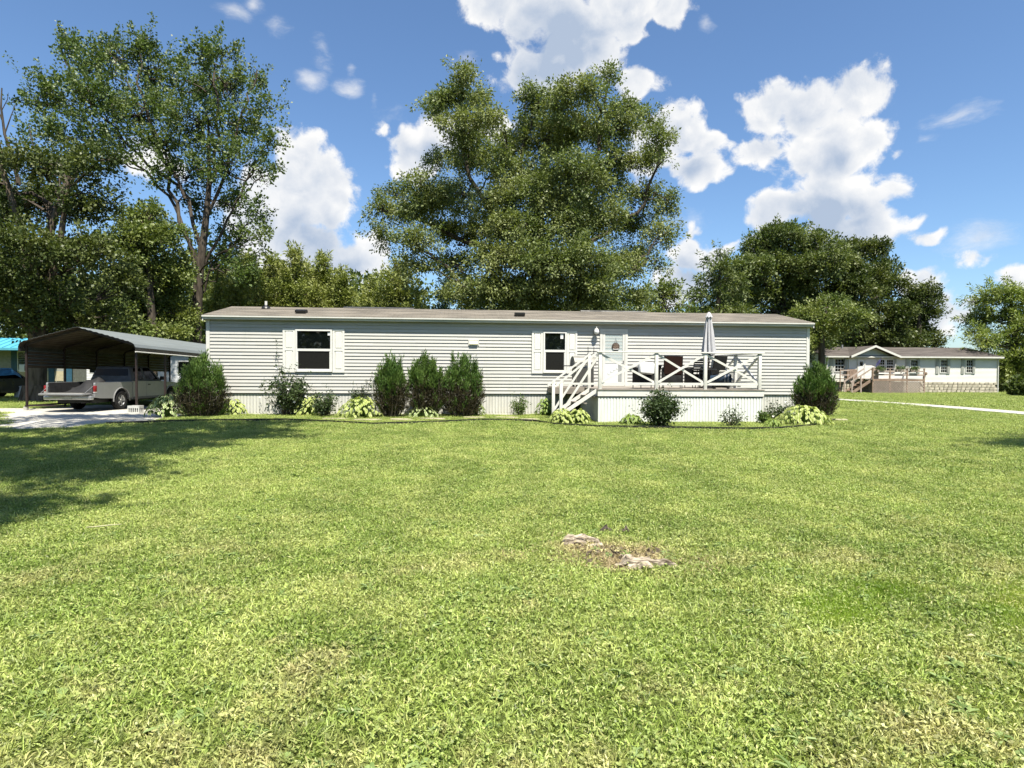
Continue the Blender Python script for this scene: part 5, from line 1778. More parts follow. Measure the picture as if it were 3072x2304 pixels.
def shrub(label, px0, px1, ptop, pbase, mat, seed, stems=16, nleaf=38, L=.055, W=.035, dense=1.0, flowers=0, shoots=(), name='leafy_shrub', group='leafy shrubs in the flower bed', spread=.5, back=.30):
    cx = (px0 + px1) / 2
    c = gxy(cx, pbase)
    sc = c.y / F
    w, h = (px1 - px0) * sc, (pbase - ptop) * sc
    r = np.random.default_rng(seed)
    root = thing(name, label, 'shrub', (c.x, c.y + back, c.z), 0, group)
    st = MB()
    Q = []
    tips = []
    for k in range(stems):
        a = r.random() * 2 * PI
        q = math.sqrt(r.random()) if k else 0
        hh = h * (1 - .42 * q ** 1.5) * r.uniform(.72, 1.0)
        top = np.array([math.cos(a) * w * spread * q, math.sin(a) * w * spread * .8 * q, hh])
        P = bez(np.array([top[0] * .15, top[1] * .15, 0]), np.array([top[0] * .6, top[1] * .6, hh * .6]), top, 8)
        st.tube([tuple(p) for p in P[::2]] + [tuple(P[-1])], list(np.linspace(.010, .003, 5)), 5, False)
        tips.append(top)
        nn = max(1, int(9 * dense))
        idx = r.integers(2, 8, nn)
        dirs = unit(r.standard_normal((nn, 3)) * .7 + np.array([0, 0, .7]))
        Q.append(sprays(P[idx], dirs, w * .16, max(4, int(nleaf / 3)), .05, L, W, r, .15, .5, .5))
        for i in idx[:3]:
            st.tube([tuple(P[i]), tuple(P[i] + dirs[0] * w * .14)], [.004, .002], 4, False)
    for sx, sz in shoots:                              # long bare shoots with a few leaves
        e = np.array([sx * w, r.uniform(-.1, .1), sz * h])
        P = bez(np.array([0, 0, .1]), np.array([e[0] * .5, 0, e[2] * .6]), e, 8)
        st.tube([tuple(p) for p in P], list(np.linspace(.008, .002, 8)), 5, False)
        Q.append(sprays(P[3:], unit(np.gradient(P, axis=0)[3:] + r.standard_normal((5, 3)) * .4), .12, 7, .03, L * .8, W * .7, r, 0, .4, .6))
    st.build('stems', M['twig'], root)
    link('foliage', quads_mesh('foliage', np.concatenate(Q), mat), root)
    for k in range(flowers):
        t = tips[k % len(tips)] + r.standard_normal(3) * np.array([w * .10, w * .05, h * .08]) + np.array([0, -.12, -h * .15 * (k % 3)])
        f = MB()
        for j in range(5):
            b_ = j * 2 * PI / 5
            f.add([(0, 0, 0), (.03 * math.cos(b_ - .5), -.02, .03 * math.sin(b_ - .5)), (.045 * math.cos(b_), -.025, .045 * math.sin(b_)), (.03 * math.cos(b_ + .5), -.02, .03 * math.sin(b_ + .5))], [(0, 1, 2, 3)])
        f.build('flower', M['petal'], root, tuple(t))
    return root


shrub('tall open dark shrub with white blooms left of the left window', 768, 920, 1108, 1250, M['shrubleaf'], 1, 30, 34, .07, .045, 1.0, 9, ((-.20, 1.65), (.28, 1.12), (.5, .98), (-.5, .45), (.12, 1.1)))
shrub('lower dark shrub between two gold hostas under the left window', 926, 1022, 1176, 1252, M['shrubleaf'], 2, 20, 34, .06, .038, 1.0, 3, ((.1, 1.25), (-.3, 1.05)), back=.15)
shrub('twiggy shrub poking up behind the largest gold hosta', 1046, 1116, 1150, 1248, M['shrubleaf'], 3, 14, 30, .06, .038, .8, 0, ((.4, 1.3), (-.3, 1.02), (.2, 1.1)), back=.35)
shrub('small plain shrub in front of the bare skirting', 1530, 1592, 1188, 1250, M['shrublite'], 4, 18, 26, .06, .026, .8, 2, ((-.3, 1.05),))
shrub('fern like plant growing under the deck stairs', 1708, 1782, 1178, 1250, M['shrublite'], 5, 16, 34, .10, .035, .9, 0, (), back=.25)
shrub('round dense dark shrub in front of the deck skirting', 1926, 2056, 1176, 1287, M['shrubleaf'], 6, 44, 44, .060, .036, 1.4, 0, ((-.62, .5), (.62, .66), (.6, .45), (-.1, 1.14), (.18, 1.18), (-.3, 1.06), (-.5, .8), (.45, .95)))
shrub('thin pale shrub with bare stems near the right end of the deck', 2156, 2246, 1222, 1286, M['shrubleaf'], 7, 13, 18, .06, .03, .6, 0, ((.25, 1.0), (.42, .8), (-.3, .8)))
shrub('sparse shrub between deck corner and right corner juniper', 2290, 2380, 1212, 1262, M['shrubleaf'], 8, 16, 26, .06, .032, .7, 3, ((-.3, 1.1), (.3, 1.0)), back=.1)
shrub('low weedy clump hugging the right edge of the deck', 2285, 2318, 1236, 1278, M['shrublite'], 9, 10, 24, .06, .03, .8)

# white bent pipe on the wall by the junipers
p = hp(1117, 1178, -.04)
q = hp(1117, 1143, -.04)
wp = MB().tube([(p[0], -.05, p[1] - .1), (p[0], -.06, q[1]), (p[0] + .03, -.065, q[1] + .05), (p[0] + .10, -.065, q[1] + .06), (p[0] + .16, -.06, q[1] + .03)], .018, 8)
wp.build('conduit_pipe', M['trim'], home)

# ------------------------------------------------------------------ carport
CX, CY, CA = -15.0, 21.5, R(3)                # middle of the front gable, heading slightly left
cp = thing('carport', 'open metal carport with a corrugated arched roof over a pickup', 'carport', (CX, CY, 0), CA)
CW, CLEN, NB = 3.70, 9.9, 5
SLP = -.018                                   # the roof falls slightly to the back


def arch(inset=0.0):
    """section of the roof from the left eave over the ridge to the right eave: x,z"""
    w, e, rg = CW / 2 + .10 - inset, 2.36 - inset, 2.90 - inset
    pts = [(-w, e - .30), (-w, e - .14), (-w + .05, e - .03), (-w + .14, e + .03)]
    pts += [(-.12, rg - .025), (0, rg)]
    return pts + [(-x, z) for x, z in reversed(pts[:-1])]


def corrugate(a, b_, n, amp=.014):
    """a polyline a..b in x,z turned into a ribbed sheet section"""
    out = []
    a, b_ = Vector((a[0], 0, a[1])), Vector((b_[0], 0, b_[1]))
    d = b_ - a
    nn = Vector((-d.z, 0, d.x)).normalized()
    for i in range(n * 4 + 1):
        t = i / (n * 4)
        k = (0, 1, 1, 0)[i % 4] if i < n * 4 else 0
        p = a + d * t + nn * amp * k
        out.append((p.x, p.z))
    return out


def sheet_obj(name, sect, y0, y1, mats, parent, thick=.004):
    m = MB()
    n = len(sect)
    vs = []
    for y in (y0, y1):
        for x, z in sect:
            vs.append((x, y, z + SLP * y))
    for y in (y0, y1):
        for x, z in sect:
            vs.append((x, y, z + SLP * y - thick))
    for i in range(n - 1):
        m.mi = 0
    m.v = vs
    for i in range(n - 1):
        m.f.append((i, i + 1, n + i + 1, n + i)); m.m.append(0); m.s.append(False)
        m.f.append((2 * n + i, 3 * n + i, 3 * n + i + 1, 2 * n + i + 1)); m.m.append(1); m.s.append(False)
        m.f.append((i, 2 * n + i, 2 * n + i + 1, i + 1)); m.m.append(0); m.s.append(False)
        m.f.append((n + i, n + i + 1, 3 * n + i + 1, 3 * n + i)); m.m.append(0); m.s.append(False)
    return m.build(name, mats, parent)


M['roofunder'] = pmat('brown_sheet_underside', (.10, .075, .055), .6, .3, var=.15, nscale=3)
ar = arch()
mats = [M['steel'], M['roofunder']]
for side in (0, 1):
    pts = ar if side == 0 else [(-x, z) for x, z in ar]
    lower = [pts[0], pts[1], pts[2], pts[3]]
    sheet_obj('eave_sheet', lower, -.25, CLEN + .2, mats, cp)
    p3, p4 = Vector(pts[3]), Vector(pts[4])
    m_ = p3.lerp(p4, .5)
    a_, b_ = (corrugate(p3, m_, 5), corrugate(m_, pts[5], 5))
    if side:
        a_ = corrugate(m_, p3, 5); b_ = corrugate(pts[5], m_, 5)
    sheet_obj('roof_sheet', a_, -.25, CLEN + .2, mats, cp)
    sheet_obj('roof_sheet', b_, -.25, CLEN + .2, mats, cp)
sheet_obj('side_sheet', corrugate((-CW / 2 - .05, 2.10), (-CW / 2 - .05, 1.50), 5), -.0, CLEN, mats, cp)
MB().tube([(CW / 2 + .11, -.25, 2.06 - SLP * .25), (CW / 2 + .11, CLEN + .2, 2.06 + SLP * CLEN)], .022, 8).build('eave_trim', M['trim'], cp)
fa = arch(.06)
ft = .06
frame_m = MB()
for a_, b_ in zip(fa[1:-1], fa[2:-1]):
    frame_m.bar((a_[0], 0, a_[1]), (b_[0], 0, b_[1]), ft, ft, (0, 1, 0))
frm = frame_m.mesh('roof_bow', M['frame_brown'])
for i in range(NB + 1):
    y = i * CLEN / NB
    link('roof_bow', frm, cp, (0, y, SLP * y))
    for s in (-1, 1):
        MB().box(s * CW / 2 - .03, s * CW / 2 + .03, y - .03, y + .03, .17 if (s < 0 and i == 0) else .02, 2.24 + SLP * y).build('post', M['frame_brown'], cp)
for s in (-1, 1):
    z = .17 if s < 0 else .02
    MB().bar((s * CW / 2, -.06, z), (s * CW / 2, CLEN + .06, z - .1 if s < 0 else z), .06, .06).build('base_rail', M['frame_brown'], cp)
MB().box(-CW / 2 - .09, -CW / 2 + .02, -.05, .05, -.02, .138).build('foot_block', M['concrete'], cp)
MB().bar((-CW / 2 + .03, -.0, .175), (-CW / 2 + 1.25, .0, .175), .05, .05).build('cross_rail', M['frame_brown'], cp)

# ------------------------------------------------------------------ pickup under the carport
tk = thing('pickup_truck', 'silver grey extended cab pickup with lowered tailgate parked under the carport', 'pickup truck', (-14.86, 20.75, 0), R(-1.2))
M['carpaint'] = pmat('silver_paint', (.30, .30, .30), .35, .5, metal=.25, var=.05, nscale=2, coat=.3)
M['cardark'] = pmat('grey_sill_and_roof_shade', (.10, .10, .105), .5, .4, var=.1)  # own colour of the sills, painted shade on the cab top
M['liner'] = pmat('black_bed_liner', (.035, .035, .036), .8, .2, var=.2)
M['tyre'] = pmat('tyre_rubber', (.022, .022, .022), .85, .2, var=.2)
M['alloy'] = pmat('dull_alloy', (.40, .40, .40), .4, .5, metal=.5, var=.15)
M['chrome'] = pmat('worn_bumper', (.55, .55, .55), .3, .5, metal=.7, var=.1)
M['redlens'] = pmat('red_lens', (.30, .02, .02), .2, .5, var=.2)
M['whitelens'] = pmat('white_lens', (.6, .58, .55), .2, .5, var=.1)
AR = [(1.36 + .43 * math.cos(a), .36 + .43 * math.sin(a)) for a in np.linspace(PI - .15, .15, 12)]
# bed sides (outline in y,z): tail at y=0
side = [(0, .50), (0, .95), (.02, 1.0), (1.95, 1.0), (1.95, .42)] + [(y, z) for y, z in reversed(AR)] + [(.80, .44), (.30, .46)]
bed = MB()
for s in (-1, 1):
    bed.prism(side, s * .84, s * .775, 'x')
bed.box(-.775, .775, 0, 1.95, .58, .62).box(-.775, .775, 1.90, 1.95, .62, 1.0)
bed.build('bed', M['carpaint'], tk)
ln_ = MB().box(-.77, .77, .01, 1.89, .622, .64).box(-.772, -.735, .01, 1.89, .642, .985).box(.735, .772, .01, 1.89, .642, .985).box(-.734, .734, 1.86, 1.895, .642, .985)
for s in (-1, 1):
    ln_.bbox(s * .74 - (.18 if s > 0 else 0), s * .74 + (.18 if s < 0 else 0), .98, 1.74, .642, .80, .05)
ln_.build('bed_liner', M['liner'], tk)
tg = MB().bbox(-.74, .74, -.47, -.01, .585, .645, .012)
tg = tg.build('tailgate', M['carpaint'], tk)
MB().box(-.70, .70, -.45, -.03, .646, .652).build('tailgate_liner', pmat('worn_tailgate_inner', (.42, .41, .38), .6, .3, var=.3, nscale=8), tg)
for s in (-1, 1):
    MB().tube([(s * .76, .04, .90), (s * .735, -.36, .655)], .008, 6).build('tailgate_cable', M['chrome'], tk)
bp_ = MB().bbox(-.82, .82, -.16, -.02, .42, .565, .03)
bp_.build('rear_bumper', M['chrome'], tk)
MB().box(-.16, .16, -.175, -.162, .44, .54).build('licence_plate', pmat('plate', (.45, .47, .42), .5, .3), tk)
for s in (-1, 1):
    l = MB().bbox(s * .842 - .07, s * .842 + .004, -.012, .09, .68, .90, .012)
    l = l.build('tail_light', M['redlens'], tk)
    MB().box(s * .842 - .066, s * .842 + .0055, -.0135, .085, .66, .69).build('reversing_lens', M['whitelens'], l)
# lower cab and nose
FA = [(4.46 + .43 * math.cos(a), .36 + .43 * math.sin(a)) for a in np.linspace(PI - .15, .15, 12)]
low = [(1.98, .42), (1.98, 1.02), (3.75, 1.0), (3.9, .99), (5.05, .90), (5.14, .80), (5.14, .46), (4.92, .42)] + list(reversed(FA)) + [(3.95, .38), (3.8, .36), (2.0, .36)]
low = [(1.98, .36), (1.98, 1.02), (3.75, 1.0), (3.9, .99), (5.05, .90), (5.14, .80), (5.14, .46), (4.92, .42)] + [(y, z) for y, z in reversed(FA)] + [(3.98, .36)]
cb = MB().prism(low, -.84, .84, 'x')
# greenhouse: tapered box
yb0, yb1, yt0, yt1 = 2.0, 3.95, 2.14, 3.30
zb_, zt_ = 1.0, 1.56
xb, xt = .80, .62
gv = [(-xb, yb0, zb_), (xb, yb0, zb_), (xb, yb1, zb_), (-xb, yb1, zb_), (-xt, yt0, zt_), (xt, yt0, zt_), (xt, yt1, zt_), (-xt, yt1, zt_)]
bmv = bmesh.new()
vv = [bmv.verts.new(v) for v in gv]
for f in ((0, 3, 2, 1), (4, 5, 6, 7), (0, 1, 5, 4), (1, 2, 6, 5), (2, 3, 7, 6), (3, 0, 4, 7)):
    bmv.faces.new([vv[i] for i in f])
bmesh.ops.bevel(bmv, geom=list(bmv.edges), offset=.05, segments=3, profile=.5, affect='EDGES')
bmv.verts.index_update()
cab = cb.build('cab', M['carpaint'], tk)
MB().add([v.co[:] for v in bmv.verts], [[v.index for v in f.verts] for f in bmv.faces], True).build('cab_roof', M['cardark'], tk)  # dark colour here stands in for shade under the carport
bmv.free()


def gh(y, z, s):
    """point on the sloping side of the cab"""
    t = (z - zb_) / (zt_ - zb_)
    return (s * (xb + (xt - xb) * t + .006), y, z)


for s in (-1, 1):
    for (ya, yb_, yc, yd) in ((2.22, 2.74, 2.72, 2.30), (2.90, 3.66, 3.26, 2.88)):
        vs = [gh(ya, 1.06, s), gh(yb_, 1.06, s), gh(yc, 1.50, s), gh(yd, 1.50, s)]
        vi = [(x - s * .02, y, z) for x, y, z in vs]
        MB().add(vs + vi, [(0, 1, 2, 3), (7, 6, 5, 4), (0, 4, 5, 1), (1, 5, 6, 2), (2, 6, 7, 3), (3, 7, 4, 0)]).build('side_window', M['carglass'], tk)
    dr_ = MB().box(min(s * .838, s * .848), max(s * .838, s * .848), 2.82, 3.86, .40, .995)
    d_ = dr_.build('door', M['carpaint'], tk)
    MB().box(min(s * .849, s * .862), max(s * .849, s * .862), 2.90, 3.04, .86, .90).build('handle', M['black'], d_)
    MB().box(min(s * .8485, s * .856), max(s * .8485, s * .856), 2.0, 3.98, .36, .44).build('sill_panel', M['cardark'], tk)
    MB().bbox(min(s * .86, s * 1.02), max(s * .86, s * 1.02), 3.62, 3.70, 1.04, 1.18, .02).build('mirror', M['black'], tk)
    # wheel arch lips
    for c in (1.36, 4.46):
        MB().tube([(s * .845, c + .44 * math.cos(a), .36 + .44 * math.sin(a)) for a in np.linspace(PI + .1, -.1, 14)], .022, 6).build('wheel_arch', M['carpaint'], tk)
        w_ = MB().lathe([(.20, -.09), (.30, -.10), (.335, -.07), (.345, -.03), (.345, .03), (.335, .07), (.30, .10), (.20, .09)], 28, (0, 0, 0), 'x')
        wh = thing('wheel', None, None, (s * .745, c, .345))
        wh.parent = tk
        w_.build('tyre', M['tyre'], wh)
        rm = MB().lathe([(.20, s * .05), (.215, s * .088), (.185, s * .075), (.17, s * .04), (.0, s * .035)], 28, (0, 0, 0), 'x')
        for k in range(5):
            a = k * 2 * PI / 5
            rm.bar((s * .065, .04 * math.cos(a), .04 * math.sin(a)), (s * .072, .185 * math.cos(a), .185 * math.sin(a)), .055, .03, (1, 0, 0))
        rm.lathe([(.0, s * .09), (.04, s * .088), (.055, s * .06)], 14, (0, 0, 0), 'x')
        rm.build('rim', M['alloy'], wh)
MB().add([(-.66, 2.055, 1.07), (.66, 2.055, 1.07), (.58, 2.125, 1.47), (-.58, 2.125, 1.47), (-.66, 2.03, 1.07), (.66, 2.03, 1.07), (.58, 2.095, 1.47), (-.58, 2.095, 1.47)], [(0, 1, 2, 3), (7, 6, 5, 4), (0, 4, 5, 1), (1, 5, 6, 2), (2, 6, 7, 3), (3, 7, 4, 0)]).build('rear_window', M['carglass'], tk)
MB().add([(-.68, 3.84, 1.08), (.68, 3.84, 1.08), (.57, 3.37, 1.50), (-.57, 3.37, 1.50), (-.68, 3.90, 1.08), (.68, 3.90, 1.08), (.57, 3.42, 1.50), (-.57, 3.42, 1.50)], [(0, 1, 2, 3), (7, 6, 5, 4), (0, 4, 5, 1), (1, 5, 6, 2), (2, 6, 7, 3), (3, 7, 4, 0)]).build('windscreen', M['carglass'], tk)
MB().bbox(-.82, .82, 5.12, 5.24, .44, .60, .03).build('front_bumper', M['chrome'], tk)
for s in (-1, 1):
    MB().bbox(s * .65 - .13, s * .65 + .13, 5.10, 5.15, .66, .80, .015).build('headlight', M['whitelens'], tk)
MB().box(-.48, .48, 5.13, 5.15, .64, .80).build('grille', M['black'], tk)
MB().box(-.60, .60, .2, 4.6, .30, .42).tube([(.45, -.1, .33), (.45, 1.0, .33)], .03, 8).build('chassis', M['black'], tk)

# dark tarp heaped in the bed
def heap(name, label, cat, loc, rz, sx, sy, sz, mat, seed, n=14):
    r = np.random.default_rng(seed)
    vs, fs = [], []
    ph = r.random(8) * 6
    for j in range(n + 1):
        for i in range(n + 1):
            u, v = i / n * 2 - 1, j / n * 2 - 1
            e = max(0, 1 - (u * u) ** 1.5) * max(0, 1 - (v * v) ** 1.5)
            z = sz * e * (.72 + .16 * math.sin(3.1 * u + ph[0]) + .14 * math.sin(4.2 * v + ph[1]) + .08 * math.sin(9 * u + 5 * v + ph[2]))
            vs.append((u * sx, v * sy, z))
    fs = [(j * (n + 1) + i, j * (n + 1) + i + 1, (j + 1) * (n + 1) + i + 1, (j + 1) * (n + 1) + i) for j in range(n) for i in range(n)]
    o = MB().add(vs, fs, True).build(name, mat, None, loc, (0, 0, rz))
    return tag(o, label, cat)
M['tarpblack'] = pmat('dark_tarp', (.03, .03, .032), .6, .3, var=.2, bump=.4, bscale=10)
heap('tarp_heap', 'dark tarp heaped in the bed of the silver pickup', 'tarp', (-14.95, 22.0, .642), 0, .66, .62, .50, M['tarpblack'], 3)

# white crate beside the rear wheel
cr_ = gxy(407, 1240)
crate = thing('plastic_crate', 'white slotted crate on the gravel beside the pickup rear wheel', 'crate', tuple(cr_), R(4))
c_ = MB()
for x in (-.18, .18):
    c_.box(x - .008, x + .008, -.14, .14, .18, .26).box(x - .008, x + .008, -.14, .14, 0.0, .05)
    for y in (-.13, -.045, .045, .13):
        c_.box(x - .007, x + .007, y - .012, y + .012, .05, .18)
for y in (-.14, .14):
    c_.box(-.172, .172, y - .008, y + .008, .18, .26).box(-.172, .172, y - .008, y + .008, 0, .05)
    for x in (-.165, -.1, -.033, .033, .1, .165):
        c_.box(x - .012, x + .012, y - .007, y + .007, .05, .18)
c_.box(-.17, .17, -.13, .13, 0, .012)
c_.build('crate_body', pmat('crate_plastic', (.62, .62, .58), .6, .3, var=.1), crate)
MB().bbox(-.155, .155, -.12, .12, .013, .20, .02).build('crate_contents', pmat('crate_load', (.20, .20, .19), .8, .2, var=.3, nscale=12), crate)

# ------------------------------------------------------------------ furniture on the deck
M['maroon'] = pmat('brown_sling', (.042, .017, .012), .7, .2, var=.15)
M['darkfabric'] = pmat('black_sling', (.022, .022, .022), .75, .2, var=.2)
M['navy'] = pmat('navy_plastic', (.025, .045, .075), .4, .4, var=.2)


def chair(label, x, y, rz, mat, hback=1.05, w=.54, slats=False, club=False):
    t = thing('patio_chair', label, 'chair', dk(x, y), TH + rz, 'patio chairs on the deck')
    tb = M['blackmetal']
    for sx in (-1, 1):
        MB().tube([(sx * w / 2, .24, 0), (sx * w / 2, .22, .42)], .013, 7).build('leg', tb, t)
        MB().tube([(sx * w / 2, -.26, 0), (sx * w / 2, -.22, .42)], .013, 7).build('leg', tb, t)
        MB().tube([(sx * w / 2, .23, .42), (sx * w / 2, .22, .62), (sx * w / 2, .0, .65), (sx * w / 2, -.26, .64)], .014, 7).build('armrest', tb, t)
    if club:
        MB().bbox(-w / 2 + .01, w / 2 - .01, -.27, .24, .09, .40, .03).build('seat_base', M['darkfabric'], t)
        for sx in (-1, 1):
            MB().bbox(sx * (w / 2 + .0) - .035, sx * (w / 2) + .035, -.27, .24, .10, .63, .025).build('side_panel', M['darkfabric'], t)
    MB().bbox(-w / 2, w / 2, -.25, .25, .40, .44, .012).build('seat', mat, t)
    if slats:
        bk = MB()
        for k in range(6):
            z = .50 + k * (hback - .58) / 5
            yy = -.24 - (z - .44) * .16
            bk.box(-w / 2 + .015, w / 2 - .015, yy - .010, yy + .010, z, z + .05)
        bk.build('back_slats', mat, t)
    else:
        MB().add([(-w / 2 + .01, -.25, .44), (w / 2 - .01, -.25, .44), (w / 2 - .01, -.36, hback), (-w / 2 + .01, -.36, hback), (-w / 2 + .01, -.27, .44), (w / 2 - .01, -.27, .44), (w / 2 - .01, -.38, hback), (-w / 2 + .01, -.38, hback)],
                 [(3, 2, 1, 0), (4, 5, 6, 7), (0, 1, 5, 4), (1, 2, 6, 5), (2, 3, 7, 6), (3, 0, 4, 7)]).build('backrest', mat, t)
    MB().tube([(-w / 2, -.24, .42), (-w / 2, -.37, hback), (w / 2, -.37, hback), (w / 2, -.24, .42)], .015, 7).build('back_frame', tb, t)
    return t


y_ = 1.1
c1 = chair('black patio chair holding a white cushion, left on the deck', dpx(1938, 1.0), 1.0, R(12), M['darkfabric'], .70, .62, False, True)
cu = MB().bbox(-.25, .25, -.10, .10, -.17, .19, .07)
o = cu.build('cushion', M['paper'], None, dk(dpx(1938, .62), .60, ZD + .60), (R(-10), R(5), TH + R(12)))
tag(o, 'plump white cushion propped on the left patio chair', 'cushion')
chair('high backed patio chair with reddish brown sling, middle of the deck', dpx(2016, 1.2), 1.2, R(-14), M['maroon'], .98, .54, False, True)
chair('black slat backed patio chair right of the brown one', dpx(2088, 1.7), 1.7, R(8), M['darkfabric'], .92, .52, True, True)
chair('black patio chair close behind the closed parasol', dpx(2136, 2.2), 2.2, R(24), M['darkfabric'], 1.02, .56, False, True)
tb_ = thing('patio_table', 'low dark patio table under the closed parasol', 'table', dk(dpx(2112, 1.35), 1.35), TH)
MB().lathe([(0, .56), (.36, .56), (.375, .575), (.375, .59), (.36, .60), (0, .60)], 24).build('table_top', M['blackmetal'], tb_)
for k in range(4):
    a = k * PI / 2 + .6
    MB().tube([(.24 * math.cos(a), .24 * math.sin(a), .56), (.32 * math.cos(a), .32 * math.sin(a), 0)], .014, 7).build('leg', M['blackmetal'], tb_)
# closed parasol
um_y = 1.35
ux = dpx(2124, um_y)
um = thing('parasol', 'closed pale grey parasol standing upright on the deck', 'parasol', dk(ux, um_y), TH)
M['canvas'] = pmat('pale_grey_canvas', (.50, .50, .52), .85, .15, var=.08, nscale=5, bump=.2, bscale=60)
MB().tube([(0, 0, .0), (0, 0, 2.40)], .02, 10).build('pole', M['frame_brown'], um)
nfold = 8
ztop = hp(2124, 934, DV + um_y)[1] - ZD
zbot = hp(2124, 1066, DV + um_y)[1] - ZD
vs, fs = [], []
ng, nr = 64, 14
for j in range(nr + 1):
    t = j / nr
    z = ztop - .12 - (ztop - .12 - zbot) * t
    rr = .055 + .16 * t ** .8
    for i in range(ng):
        a = 2 * PI * i / ng
        k = abs(math.sin(nfold * a / 2))
        rad = rr * (.50 + .62 * k ** .7) * (1 + .05 * math.sin(3 * a + 4 * t))
        vs.append((rad * math.cos(a + .25 * t), rad * .85 * math.sin(a + .25 * t), z + .05 * (k if j == nr else 0)))
fs = [(j * ng + i, j * ng + (i + 1) % ng, (j + 1) * ng + (i + 1) % ng, (j + 1) * ng + i) for j in range(nr) for i in range(ng)]
MB().add(vs, fs, True).build('canopy', M['canvas'], um)
vs, fs = [(0, 0, ztop)], []
for j, (z, rr) in enumerate(((ztop - .06, .05), (ztop - .20, .115))):
    for i in range(32):
        a = 2 * PI * i / 32
        k = abs(math.sin(nfold * a / 2))
        rad = rr * (.8 + .3 * k)
        vs.append((rad * math.cos(a), rad * math.sin(a), z + (.035 * (1 - k) if j else 0)))
fs = [(0, 1 + i, 1 + (i + 1) % 32) for i in range(32)] + [(1 + i, 33 + i, 33 + (i + 1) % 32, 1 + (i + 1) % 32) for i in range(32)]
MB().add(vs, fs, True).build('vent_cap', M['canvas'], um)
MB().lathe([(0, 0), (.24, 0), (.24, .04), (.10, .08), (.03, .12), (.03, .30)], 20).build('base', M['blackmetal'], um)
MB().lathe([(.03, .0), (.10, .01), (.10, .05), (.03, .06)], 12, (0, 0, zbot - .02)).build('tie_collar', M['blackmetal'], um)

# navy cylinder lying on a low stool, ringed at one end
cy_y = .42
cx_ = (dpx(2132, cy_y), dpx(2192, cy_y))
cz = hp(2160, 1137, DV + cy_y)[1]
cyl = thing('storage_tub', 'dark blue ringed tub lying on its side on the deck', 'tub', dk(cx_[1] - .25, cy_y, ZD), TH + R(-35))
tubz = cz - ZD - .02
MB().lathe([(.11, -.34), (.125, -.34), (.15, -.10), (.17, .10), (.175, .22), (.165, .23), (.15, .10), (.11, -.33)], 22, (0, 0, tubz), 'x').build('tub_body', M['navy'], cyl)
for xx in (.10, .19):
    MB().lathe([(.170, xx - .014), (.184, xx - .01), (.184, xx + .01), (.170, xx + .014)], 22, (0, 0, tubz), 'x').build('ring', M['alloy'], cyl)
st_ = MB().bbox(-.28, .2, -.14, .14, tubz - .22, tubz - .165, .01)
for a in (-.24, .16):
    for b_ in (-.11, .11):
        st_.box(a - .015, a + .015, b_ - .015, b_ + .015, 0, tubz - .21)
st_.build('stand', M['blackmetal'], cyl)
# grey storage box by the right railing
bx_ = dpx(2176, 2.2)
sb = thing('storage_box', 'grey lidded storage box near the right railing of the deck', 'box', dk(bx_, 2.2), TH)
M['greyplastic'] = pmat('grey_plastic', (.30, .30, .28), .6, .3, var=.1)
MB().bbox(-.42, .42, -.24, .24, .02, .50, .02).build('box_body', M['greyplastic'], sb)
MB().bbox(-.44, .44, -.26, .26, .505, .56, .02).build('lid', pmat('pale_lid', (.55, .55, .50), .6, .3), sb)

# grill with a curved lid on the rear landing and black plant stands
gx = dpx(1752, 2.35)
gr = thing('gas_grill', 'grey gas grill with arched lid on the landing beside the door', 'grill', dk(gx - .04, 2.35), TH + R(8))
M['grillgrey'] = pmat('worn_grey_metal', (.30, .29, .26), .55, .4, metal=.2, var=.2, nscale=4)
MB().bbox(-.30, .30, -.22, .22, .10, .66, .01).build('cabinet', M['grillgrey'], gr)
for sx in (-1, 1):
    MB().box(sx * .26 - .03, sx * .26 + .03, -.20, -.14, 0, .10).build('foot', M['black'], gr)
    MB().box(sx * .26 - .03, sx * .26 + .03, .14, .20, 0, .10).build('foot', M['black'], gr)
MB().prism([(-.25, .68), (-.24, .80), (-.16, .93), (-.03, .99), (.10, .97), (.22, .86), (.25, .68)], -.36, .36, 'x').build('lid', M['grillgrey'], gr)
MB().tube([(-.26, -.27, .76), (-.26, -.30, .76), (.26, -.30, .76), (.26, -.27, .76)], .012, 7).build('lid_handle', M['black'], gr)
MB().bbox(-.62, -.37, -.20, .20, .66, .69, .008).build('side_shelf', M['black'], gr)
MB().box(-.28, .28, -.23, -.221, .14, .60).build('cabinet_door', pmat('dark_grill_door', (.06, .06, .055), .5, .4), gr)
ps = thing('plant_stand', 'thin black wrought plant stand between shutter and porch lamp', 'plant stand', dk(dpx(1772, 2.95), 2.95), TH)
for sx in (-1, 1):
    MB().tube([(sx * .10, 0, 0), (sx * .09, 0, .8), (sx * .10, 0, 1.32)], .010, 6).build('upright', M['blackmetal'], ps)
for z in (.25, .7, 1.1):
    MB().tube([(.13 * math.cos(a), .07 * math.sin(a), z) for a in np.linspace(0, 2 * PI, 17)], .009, 5).build('shelf_ring', M['blackmetal'], ps)

# black box and small white statue under the stairs
p = gxy(1704, 1240)
bb = thing('storage_crate', 'black open box under the deck stairs', 'box', (p.x + .05, p.y + .25, 0), TH)
m_ = MB().box(-.15, .15, -.12, .12, 0, .02)
for x in (-.15, .135):
    m_.box(x, x + .015, -.12, .12, .02, .26)
m_.box(-.135, .135, -.12, -.105, .02, .26).box(-.135, .135, .105, .12, .02, .26)
m_.build('box_body', M['black'], bb)
p = gxy(1712, 1244)
tag(MB().lathe([(0, 0), (.07, 0), (.075, .03), (.05, .05), (.06, .12), (.065, .18), (.04, .22), (.05, .26), (.045, .30), (0, .32)], 14).build('garden_ornament', M['paper'], None, (p.x, p.y, 0)), 'small white garden ornament beside the black box under the stairs', 'ornament')

